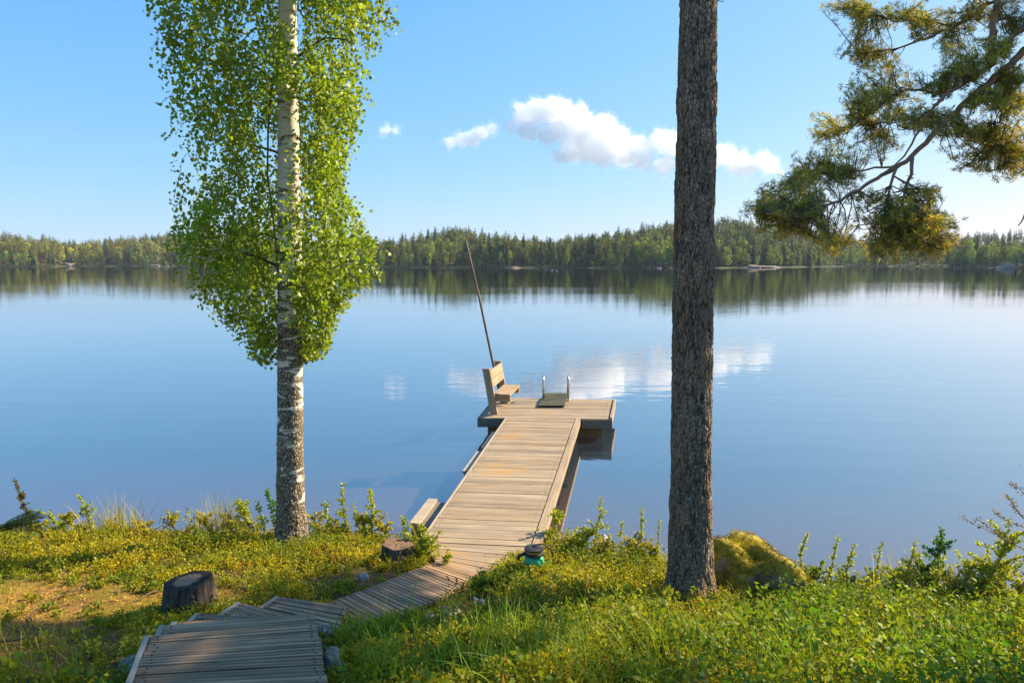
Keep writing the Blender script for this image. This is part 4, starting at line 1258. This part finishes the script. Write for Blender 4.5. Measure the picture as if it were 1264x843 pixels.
for i in range(len(x)):
    m = int(q.uniform(34, 56)); nst = 6
    ang = q.uniform(0, 6.28, nst); sp = q.uniform(.2, .75, nst) * hgt[i]
    si = q.integers(0, nst, m); tt = q.uniform(.25, 1, m)
    base = np.array((x[i], y[i], gz[i] - .01))
    pp = base + np.stack([np.cos(ang[si]) * sp[si] * tt, np.sin(ang[si]) * sp[si] * tt, hgt[i] * tt * q.uniform(.8, 1.15, m)], 1) + q.normal(size=(m, 3)) * .012
    dv = np.stack([np.cos(ang[si]) * .6, np.sin(ang[si]) * .6, np.full(m, .45)], 1) + q.normal(size=(m, 3)) * .6
    yel = np.clip(.60 + .8 * tone[i] + .12 * q.normal() - .14 * right[i] - .24 * right[i] * smooth((4.9 - y[i]) / 1.2), 0, 1)
    c0 = np.array((.10, .20, .018)) * (1 - yel) + np.array((.45, .365, .017)) * yel
    if q.random() < .02: c0 = np.array((.38, .19, .03))
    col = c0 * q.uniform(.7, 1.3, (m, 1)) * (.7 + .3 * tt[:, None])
    L = q.uniform(.016, .029, m) * (1.15 if y[i] < 4.3 else 1.0)
    if y[i] < 5.0 and q.random() < .05 + .10 * right[i]:
        L = L * 1.65; pp[:, 2] = base[2] + (pp[:, 2] - base[2]) * 1.7; col = col * np.array((.85, 1.05, 1.2))
        sub = q.random(m) < .6; pp, dv, L, col = pp[sub], dv[sub], L[sub], col[sub]
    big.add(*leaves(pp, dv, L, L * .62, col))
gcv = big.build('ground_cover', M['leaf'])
tag(gcv, 'low carpet of yellow green bilberry shrubs covering the slope down to the lake', 'ground cover', None, 'stuff')

# dry moss and litter shoots on the golden patch
x, y, s, q = scatter(60000, 9)
d = field(DRY, x, y)
k = q.random(len(x)) < np.clip(d * 1.2, 0.04, 1)
x, y = x[k], y[k]; n = len(x)
pp = np.stack([x, y, ground_h(x, y)], 1)
cc = (np.array((.48, .30, .05)) * q.uniform(.6, 1.3, (n, 1)))
V, Fq, C = leaves(pp, np.stack([q.normal(size=n) * .6, q.normal(size=n) * .6, np.full(n, .7)], 1), q.uniform(.015, .04, n), .008, cc)
tag(mesh_obj('dry_moss', V, Fq, M['moss_blade'], None, C), 'golden dry moss and litter patch on the left of the slope', 'moss', None, 'stuff')

# grass
def blades(x, y, h, lean, wid, col, q, seg=4, z=None):
    n = len(x); z = ground_h(x, y) if z is None else z
    a = q.uniform(0, 6.28, n); dv = np.stack([np.cos(a), np.sin(a)], 1) * lean[:, None]
    sa = q.uniform(0, 6.28, n); sd = np.stack([np.cos(sa), np.sin(sa), np.zeros(n)], 1)
    rows = []
    for i in range(seg + 1):
        tt = i / seg
        c = np.stack([x + dv[:, 0] * tt**2 * h, y + dv[:, 1] * tt**2 * h, z - .01 + h * (tt - .25 * np.minimum(lean, 1.2) * tt * tt)], 1)
        wv_ = (wid * (1 - tt)**.7 * .5 + .0004)[:, None] * sd
        rows += [c - wv_, c + wv_]
    V = np.stack(rows, 1).reshape(-1, 3); K = 2 * (seg + 1)
    Fq = []
    b0 = np.arange(n) * K
    for i in range(seg): Fq.append(np.stack([b0 + 2*i, b0 + 2*i+1, b0 + 2*i+3, b0 + 2*i+2], 1))
    return V, np.concatenate(Fq), np.repeat(col, K, 0)
big = Big()
x, y, s, q = scatter(26000, 14)
right = smooth((x - .1) / 1.0) * smooth((5.4 - y) / .8)
leftsh = smooth((-1.0 - x) / .4) * smooth((4.45 - y) / .4)
mid = np.exp(-((x + .1)**2 / .5 + (y - 4.3)**2 / .2))
edge = np.exp(-(s / .35)**2) * .25
dens = np.clip(.03 + .42 * right + .55 * leftsh + .8 * mid + edge, 0, 1) * (vnoise(x, y, 2.7, 6) > -.5)
k = q.random(len(x)) < dens; x, y, right = x[k], y[k], right[k]; n = len(x)
h = q.uniform(.08, .22, n) * (1 + .75 * right); 
yel = np.clip(q.normal(.3, .25, n), 0, 1)[:, None]
cc = (np.array((.16, .23, .022)) * (1 - yel) + np.array((.38, .37, .05)) * yel) * q.uniform(.7, 1.3, (n, 1))
big.add(*blades(x, y, h, q.uniform(.1, .8, n), q.uniform(.003, .007, n), cc, q))
qg = np.random.default_rng(41)
# long broad blades in the right foreground
for cx_, cy_, m, hh in ((690, 815, 40, .34), (820, 800, 50, .36), (870, 795, 40, .34), (970, 800, 45, .36), (1000, 825, 40, .3), (1090, 800, 40, .4), (1010, 770, 30, .3),
                        (760, 835, 30, .3), (550, 800, 26, .42), (600, 830, 24, .34), (200, 800, 50, .17), (90, 815, 40, .17), (480, 815, 24, .28), (640, 770, 26, .26), (930, 770, 25, .26),
                        (430, 772, 60, .2), (460, 768, 60, .18), (490, 764, 50, .15), (420, 785, 40, .2), (450, 785, 50, .22), (520, 778, 40, .2),
                        *[(qg.uniform(430, 1250), qg.uniform(765, 860), int(qg.uniform(18, 36)), qg.uniform(.26, .44)) for _ in range(55)]):
    c = gnd(cx_, cy_ + 14); xx = c[0] + q.normal(size=m) * .11; yy = c[1] + q.normal(size=m) * .1
    ok = free(xx, yy); xx, yy = xx[ok], yy[ok]; m = len(xx)
    cc = np.array((.22, .32, .03)) * q.uniform(.7, 1.35, (m, 1)) * np.array((1, 1, 1)) + np.array((.05, .02, .0)) * q.random((m, 1))
    big.add(*blades(xx, yy, q.uniform(.55, 1.1, m) * hh, q.uniform(.1, 1.0, m), q.uniform(.005, .011, m), cc, q, 6))
# tall pale grass along the water's edge: (px centre, spread px, count, height)
for cx_, sp_, m, hh in ((125, 30, 120, .52), (260, 22, 150, .54), (150, 18, 60, .46), (225, 14, 40, .40), (205, 20, 25, .25), (300, 20, 40, .35), (470, 25, 30, .3), (510, 10, 20, .36), (700, 25, 40, .3), (780, 25, 35, .28),
                        (905, 40, 26, .40), (1010, 30, 30, .32), (1060, 30, 30, .42), (1125, 30, 34, .62), (1170, 35, 40, .66), (1215, 30, 34, .55)):
    xs = q.normal(size=m) * sp_ * .6 + cx_
    for xx_ in xs:
        # walk out to just inside the shoreline on this column
        X0 = (xx_ - CX) / F
        yy = 6.8
        for _ in range(8): yy = shore_y(X0 * yy) - .12 - .2 * q.random() if _ == 0 else shore_y(X0 * yy) - .18
        yy -= q.uniform(-.05, .3); xx = X0 * yy
        cc = (np.array((.42, .38, .07)) if q.random() < .65 else np.array((.42, .32, .17))) * q.uniform(.7, 1.2)
        if not free(np.array([xx]), np.array([yy]))[0]: continue
        big.add(*blades(np.array([xx]), np.array([yy]), np.array([hh * q.uniform(.5, 1.1)]), np.array([q.uniform(.05, .5)]), np.array([.0065]), cc[None], q, 5))
gr = big.build('grass', M['grass'])
tag(gr, 'green grass blades growing between the bilberry shrubs and along the shore', 'grass', None, 'stuff')

# dry sticks on the slope
qk = np.random.default_rng(17)
for k, (px_, py_) in enumerate(((40, 765), (75, 742), (120, 812), (300, 728), (425, 738), (395, 720), (465, 712), (70, 815), (180, 740), (20, 795), (420, 705), (545, 765), (350, 712), (140, 790))):
    c = gnd(px_, py_); a = qk.uniform(0, 6.28); l = qk.uniform(.05, .13); d = np.array((math.cos(a), math.sin(a), 0)) * l
    P = [c - d + UPV * .02, c - d * .3 + UPV * .035 + qk.normal(size=3) * .01, c + d * .4 + UPV * .03 + qk.normal(size=3) * .01, c + d + UPV * qk.uniform(.02, .08)]
    for p_ in P: p_[2] = max(p_[2], float(ground_h(p_[0], p_[1])) + .012)
    mb = MB(); mb.tube(P, [.006, .006, .005, .003], 6)
    mb.tube([P[2], P[2] + np.cross(d, UPV) * .4 + UPV * .03], [.004, .002], 5)
    tag(mb.build('stick', M['dark_twig'], None, True, origin=c), 'dry brown stick lying in the litter and low plants of the slope', 'stick', 'dry sticks on the slope')

# single tall plants
def shore_pt(px_, back):
    X0 = (px_ - CX) / F; yy = 6.8
    for _ in range(12): yy = float(shore_y(X0 * yy)) - back
    return np.array((X0 * yy, yy, float(ground_h(X0 * yy, yy))))
def plant(px_, py_top, label, back=.2, nb=5, spread=.10, leaf=.03, col=(.2, .22, .03), dens=1.0, name='sapling', cat='plant', group=None, brown=0.0, lean=0.0, z0=.1, base=None):
    c = shore_pt(px_, back) if base is None else gnd(*base); d = c[1]
    top = at_y(px_ + lean, py_top, d); H = max(.12, top[2] - c[2])
    o = thing(name, label, cat, c, group)
    st_, bg_ = MB(), Big()
    main = np.array([c - UPV * .03, c + (top - c) * .35 + q.normal(size=3) * .015, c + (top - c) * .7 + q.normal(size=3) * .015, top])
    st_.tube(main, [.006, .005, .004, .0015], 5)
    def ev(t): return np.array([np.interp(t, [0, .35, .7, 1], main[:, i]) for i in range(3)])
    stems = [(main, 1.0)]
    nb = int(nb * 1.5)
    for k in range(nb):
        t0 = q.uniform(z0, .85); b = ev(t0); a = q.uniform(0, 6.28)
        l = spread * q.uniform(.6, 1.4) * (1.2 - .7 * t0)
        e = b + np.array((math.cos(a) * l, math.sin(a) * l * .8, l * q.uniform(.3, 1.0)))
        P = np.array([b, (b + e) / 2 + q.normal(size=3) * .01, e]); st_.tube(P, [.003, .0022, .001], 4, (1, 1, 1), False); stems.append((P, l / H))
    for P, rel in stems:
        L_ = np.linalg.norm(np.diff(P, axis=0), axis=1).sum(); m = max(5, int(L_ / (leaf * .24) * dens))
        tt = q.uniform(.15, 1, m); S = np.linspace(0, 1, len(P))
        pp = np.stack([np.interp(tt, S, P[:, i]) for i in range(3)], 1) + q.normal(size=(m, 3)) * leaf * .18
        dv = q.normal(size=(m, 3)) + UPV * .35
        cc = np.array(col) * q.uniform(.7, 1.3, (m, 1))
        if brown: cc = np.where(q.random((m, 1)) < brown, np.array((.17, .095, .035)), cc)
        L = q.uniform(.75, 1.4, m) * leaf
        bg_.add(*leaves(pp, dv, L, L * .62, cc))
    st_.build('stem', M['stem'], o, True); bg_.build('leaves', M['leaf'], o)
    return o
q = np.random.default_rng(77)
YG, DG, PG = (.38, .42, .03), (.08, .20, .03), (.42, .46, .10)
plant(19, 592, 'tall weed with a brown seed spike at the far left by the water', .15, 9, .07, .022, (.17, .18, .05), 2.2, 'weed', 'weed', None, .35)
plant(60, 630, 'low yellow green bush just right of the tall brown weed on the left', .15, 9, .16, .026, YG, 1.6, 'shrub', 'shrub')
plant(97, 612, 'bright young sapling with a tufted top among tall grass on the left', .15, 7, .10, .03, YG, 1.5)
plant(232, 630, 'thin sparse sapling left of the tall grass beside the birch', .2, 5, .12, .028, YG, .9)
plant(298, 618, 'round yellow bush just left of the birch trunk', .25, 16, .16, .028, YG, 1.8, 'shrub', 'shrub')
plant(330, 604, 'dark green leafy shoot touching the left side of the birch trunk', .25, 4, .10, .034, DG, 1.3)
plant(318, 618, 'short green shoot between the yellow bush and the birch trunk', .22, 4, .08, .03, DG, 1.1)
plant(403, 620, 'short yellow shoot first to the right of the birch trunk', .2, 4, .08, .03, YG, 1.2)
plant(423, 598, 'tallest yellow sapling right of the birch trunk', .2, 7, .09, .028, YG, 1.5)
plant(437, 622, 'slender shoot between the tallest sapling and the bushy one, right of the birch', .2, 4, .05, .024, YG, 1.6)
plant(456, 604, 'bushy yellow sapling farther right of the birch trunk', .2, 15, .11, .028, YG, 1.7)
plant(497, 636, 'yellow shoot beside the first crib of the jetty, above the small stump', .1, 5, .07, .026, YG, 1.5)
plant(683, 628, 'yellow green bush climbing the right edge of the jetty start', .15, 14, .13, .026, YG, 1.7, 'shrub', 'shrub')
plant(735, 613, 'sapling with a bent dark top shoot right of the jetty', .25, 8, .12, .028, YG, 1.1, lean=8)
plant(722, 650, 'low bushy yellow plant at the base of the bent sapling', .3, 14, .14, .026, YG, 1.5, 'shrub', 'shrub')
plant(769, 643, 'thin pointed shoot midway between the jetty and the pine trunk', .25, 4, .05, .022, PG, 1.4)
plant(793, 626, 'tall pale speckled shoot left of the pine trunk', .3, 6, .06, .020, PG, 1.7)
plant(814, 642, 'pale shoot touching the left side of the pine trunk', .3, 4, .05, .020, PG, 1.6)
plant(998, 657, 'pale upright shoot just right of the mossy boulder', .25, 6, .07, .022, PG, 1.6)
plant(1035, 662, 'upright pale shoot second to the right of the mossy boulder', .25, 6, .06, .022, PG, 1.6)
plant(1056, 672, 'short pale shoot with a broad foot, third to the right of the mossy boulder', .25, 6, .09, .022, PG, 1.6)
plant(1076, 706, 'small dark green bush on the shore right of the pale shoots', .2, 10, .1, .024, DG, 1.6, 'shrub', 'shrub')
plant(1097, 668, 'leaning leafy shoot with sparse round leaves on the right shore', .25, 4, .10, .026, PG, .9, lean=-8)
plant(1131, 668, 'pale leafy shoot left of the dark green sapling on the right', .25, 7, .10, .024, PG, 1.5)
plant(1163, 652, 'dark green upright sapling on the right shore', .3, 16, .15, .030, DG, 1.3)
plant(1150, 700, 'wide yellow green bush at the foot of the dark sapling', .3, 18, .2, .024, PG, 1.7, 'shrub', 'shrub')
plant(1205, 690, 'low pale bush between the dark sapling and the right edge', .3, 16, .16, .024, PG, 1.6, 'shrub', 'shrub')
plant(1246, 640, 'yellow leafy bush at the right edge of the picture', .3, 18, .2, .026, YG, 1.7, 'shrub', 'shrub')
plant(527, 664, 'dense yellow bilberry bush on the left corner where boardwalk and jetty meet', 0, 26, .16, .024, YG, 1.6, 'shrub', 'shrub', base=(520, 694))
plant(556, 684, 'small yellow sprig leaning over the inner bend of the boardwalk', 0, 8, .09, .024, YG, 1.2, base=(548, 702))
plant(622, 714, 'dark leafy bilberry bush at the outer bend of the boardwalk below the green tap', 0, 26, .13, .024, (.2, .25, .02), 1.6, 'shrub', 'shrub', base=(606, 735))
qs = np.random.default_rng(123)
for px_ in (965, 1015, 1048, 1082, 1112, 1128, 1185, 1222, 1250, 1275):
    plant(px_, qs.uniform(688, 712), 'knee high pale leafy shrub in the mixed growth along the right shore', qs.uniform(.2, .45), 20, .15, .024, (.40, .41, .05) if qs.random() < .7 else (.2, .27, .03), 1.4, 'shrub', 'shrub', 'low shrubs along the right shore')
for px_ in (35, 75, 130, 170, 205, 250, 280, 345, 388, 415, 445, 470):
    plant(px_, qs.uniform(632, 648), 'low yellow leafy shrub in the mixed growth along the left shore', qs.uniform(.15, .35), 16, .12, .024, (.45, .40, .03), 1.4, 'shrub', 'shrub', 'low shrubs along the left shore')
for px_ in (705, 750, 785, 805):
    plant(px_, qs.uniform(655, 668), 'low yellow leafy shrub in the growth between the jetty and the pine trunk', qs.uniform(.2, .4), 16, .12, .024, (.45, .40, .03), 1.4, 'shrub', 'shrub', 'low shrubs between jetty and pine')
# brown budded branch reaching in from the right
c = shore_pt(1330, .3); o = thing('bare_shrub', 'shrub with brown budded twigs reaching in from the right edge', 'shrub', c)
dY = c[1] - .1; st_, bg_ = MB(), Big()
for seq in ([(1300, 700), (1264, 678), (1232, 660), (1205, 648), (1185, 636)], [(1264, 678), (1240, 665), (1222, 652), (1206, 640)], [(1300, 690), (1264, 650), (1240, 642), (1226, 630)],
            [(1300, 640), (1270, 615), (1255, 600), (1245, 597)], [(1264, 640), (1252, 625), (1242, 610)], [(1330, 730), (1310, 700), (1300, 640), (1290, 600), (1266, 575)]):
    P = np.array([at_y(x_, y_, dY + i * .02) for i, (x_, y_) in enumerate(seq)]); P[0] = P[0] if seq[0][1] < 730 else c
    st_.tube(P, np.linspace(.005, .0015, len(P)), 5)
    S = np.linspace(0, 1, len(P)); m = 60; tt = q.uniform(.2, 1, m)
    pp = np.stack([np.interp(tt, S, P[:, i]) for i in range(3)], 1) + q.normal(size=(m, 3)) * .012
    bg_.add(*leaves(pp, q.normal(size=(m, 3)) + UPV * .3, q.uniform(.015, .026, m), .014, np.array((.22, .14, .05)) * q.uniform(.5, 1.3, (m, 1))))
st_.build('stem', M['stem'], o, True); bg_.build('foliage', M['leaf'], o)  # this foliage mesh is the brown buds along the twigs
# juniper at the left edge
c = shore_pt(-40, .5); o = thing('juniper', 'dark green juniper bough at the left edge', 'juniper', c); bg_ = Big(); st_ = MB()
for k in range(16):
    a = q.uniform(-.9, .9); e = c + np.array((math.cos(a) * q.uniform(.25, .62), math.sin(a) * .3, q.uniform(.08, .30)))
    st_.tube([c, (c + e) / 2 + UPV * .05, e], [.008, .005, .002], 5, (1, 1, 1), False)
    m = 220; tt = q.uniform(.3, 1, m)[:, None]
    bg_.add(*leaves(c + (e - c) * tt + UPV * .1 * tt * (1 - tt) + q.normal(size=(m, 3)) * .012, (e - c)[None] + q.normal(size=(m, 3)) * .3, .03, .006, np.array((.035, .085, .03)) * q.uniform(.6, 1.4, (m, 1)), .1))
st_.build('stem', M['dark_twig'], o, True); bg_.build('needles', M['needle'], o)

# ---------------------------------------------------------------- clouds
t = NT('cloud_vapour')
pv = t.n('VolumePrincipled'); pv.inputs['Color'].default_value = (1, 1, 1, 1); pv.inputs['Density'].default_value = .03; pv.inputs['Anisotropy'].default_value = .0
t.link(pv.outputs[0], t.out.inputs['Volume']); M['cloud'] = t.m
t = NT('cloud_thin_vapour')
pv = t.n('VolumePrincipled'); pv.inputs['Color'].default_value = (1, 1, 1, 1); pv.inputs['Density'].default_value = .0055; pv.inputs['Anisotropy'].default_value = .0
t.link(pv.outputs[0], t.out.inputs['Volume']); M['cloud_fringe'] = t.m
ctex = bpy.data.textures.new('cloud_lumps', 'CLOUDS'); ctex.noise_scale = 14; ctex.noise_depth = 4
ctex2 = bpy.data.textures.new('cloud_fine', 'CLOUDS'); ctex2.noise_scale = 5; ctex2.noise_depth = 3
CD = 1900.0
def cloud(label, bubbles, vox=3.2):
    bm = bmesh.new(); s_ = CD / F
    mtx = __import__('mathutils').Matrix
    def ball(c, rr, sub):
        bmesh.ops.create_icosphere(bm, subdivisions=sub, radius=1.0, matrix=mtx.Translation(Vector(c)) @ mtx.Diagonal((rr * 1.08, rr, rr * .92, 1)))
    for (x_, y_, r_) in bubbles:
        c = at_y(x_, y_, CD + random.uniform(-.5, .5) * r_ * s_); rr = r_ * s_ * .92
        ball(c, rr, 3)
        for k in range(11):
            a, el = random.uniform(0, 6.28), random.uniform(-.35, 1.2)
            d = np.array((math.cos(a) * math.cos(el), math.sin(a) * math.cos(el), math.sin(el)))
            r2 = rr * random.uniform(.28, .5); c2 = c + d * rr * .85
            ball(c2, r2, 2)
            for m_ in range(3):
                a, el = random.uniform(0, 6.28), random.uniform(-.4, 1.3)
                d2 = np.array((math.cos(a) * math.cos(el), math.sin(a) * math.cos(el), math.sin(el)))
                ball(c2 + d2 * r2 * .9, r2 * random.uniform(.35, .55), 2)
    cen = np.mean([v.co[:] for v in bm.verts], 0)
    for v in bm.verts: v.co -= Vector(cen)
    me = bpy.data.meshes.new('cloud'); bm.to_mesh(me); bm.free()
    me.materials.append(M['cloud'])
    o = bpy.data.objects.new('cloud', me); COL.objects.link(o); o.location = cen
    rm = o.modifiers.new('remesh', 'REMESH'); rm.mode = 'VOXEL'; rm.voxel_size = vox
    dm = o.modifiers.new('lumps', 'DISPLACE'); dm.texture = ctex; dm.strength = 16; dm.mid_level = .45
    d2 = o.modifiers.new('fine', 'DISPLACE'); d2.texture = ctex2; d2.strength = 6; d2.mid_level = .5; d2.texture_coords = 'LOCAL'; dm.texture_coords = 'LOCAL'
    fr_ = o.copy(); fr_.data = o.data.copy(); fr_.name = 'cloud_fringe'; COL.objects.link(fr_); fr_.parent = o; fr_.location = (0, 0, 0)
    fr_.data.materials.clear(); fr_.data.materials.append(M['cloud_fringe'])
    fr_.modifiers['lumps'].strength = 46; fr_.modifiers['lumps'].mid_level = .34; fr_.modifiers['fine'].strength = 14
    tag(o, label, 'cloud', 'small white clouds')
cloud('largest white cumulus cloud, stretching behind the pine trunk', [(648,143,14),(666,139,17),(690,139,19),(710,152,19),(692,161,15),(653,163,12),(632,158,8),
  (746,156,15),(759,174,19),(732,183,21),(706,187,15),(692,194,9),(768,196,12),(794,183,13),(816,174,13),(830,178,17),(794,200,12),(821,205,12),
  (855,195,16),(880,195,14),(896,194,13),(910,203,14),(941,200,11),(950,207,10),(923,211,9),(963,214,4),(780,193,12),(785,178,10),(848,204,13),(870,205,12),(926,205,9),(720,172,16),(745,196,12),(676,168,12)])
cloud('small white cloud left of the large cumulus', [(556,176,7),(570,174,9),(582,172,10),(595,164,8),(607,159,6)], 2.6)
cloud('tiny flat wisp of cloud just right of the birch crown', [(472,161,3.5),(479,160,4.5),(487,162,3)], 2.2)

# ---------------------------------------------------------------- haze
t = NT('haze_air')
pv = t.n('VolumePrincipled'); pv.inputs['Color'].default_value = (.70, .86, 1.0, 1); pv.inputs['Density'].default_value = .00012; pv.inputs['Anisotropy'].default_value = .0
t.link(pv.outputs[0], t.out.inputs['Volume'])
mb = MB(); mb.box((-3100, -700, -4.2), (6200, 0, 0), (0, 3800, 0), (0, 0, 62.0))
hz = mb.build('haze', t.m); tag(hz, 'thin pale haze over the lake', 'haze', None, 'stuff')
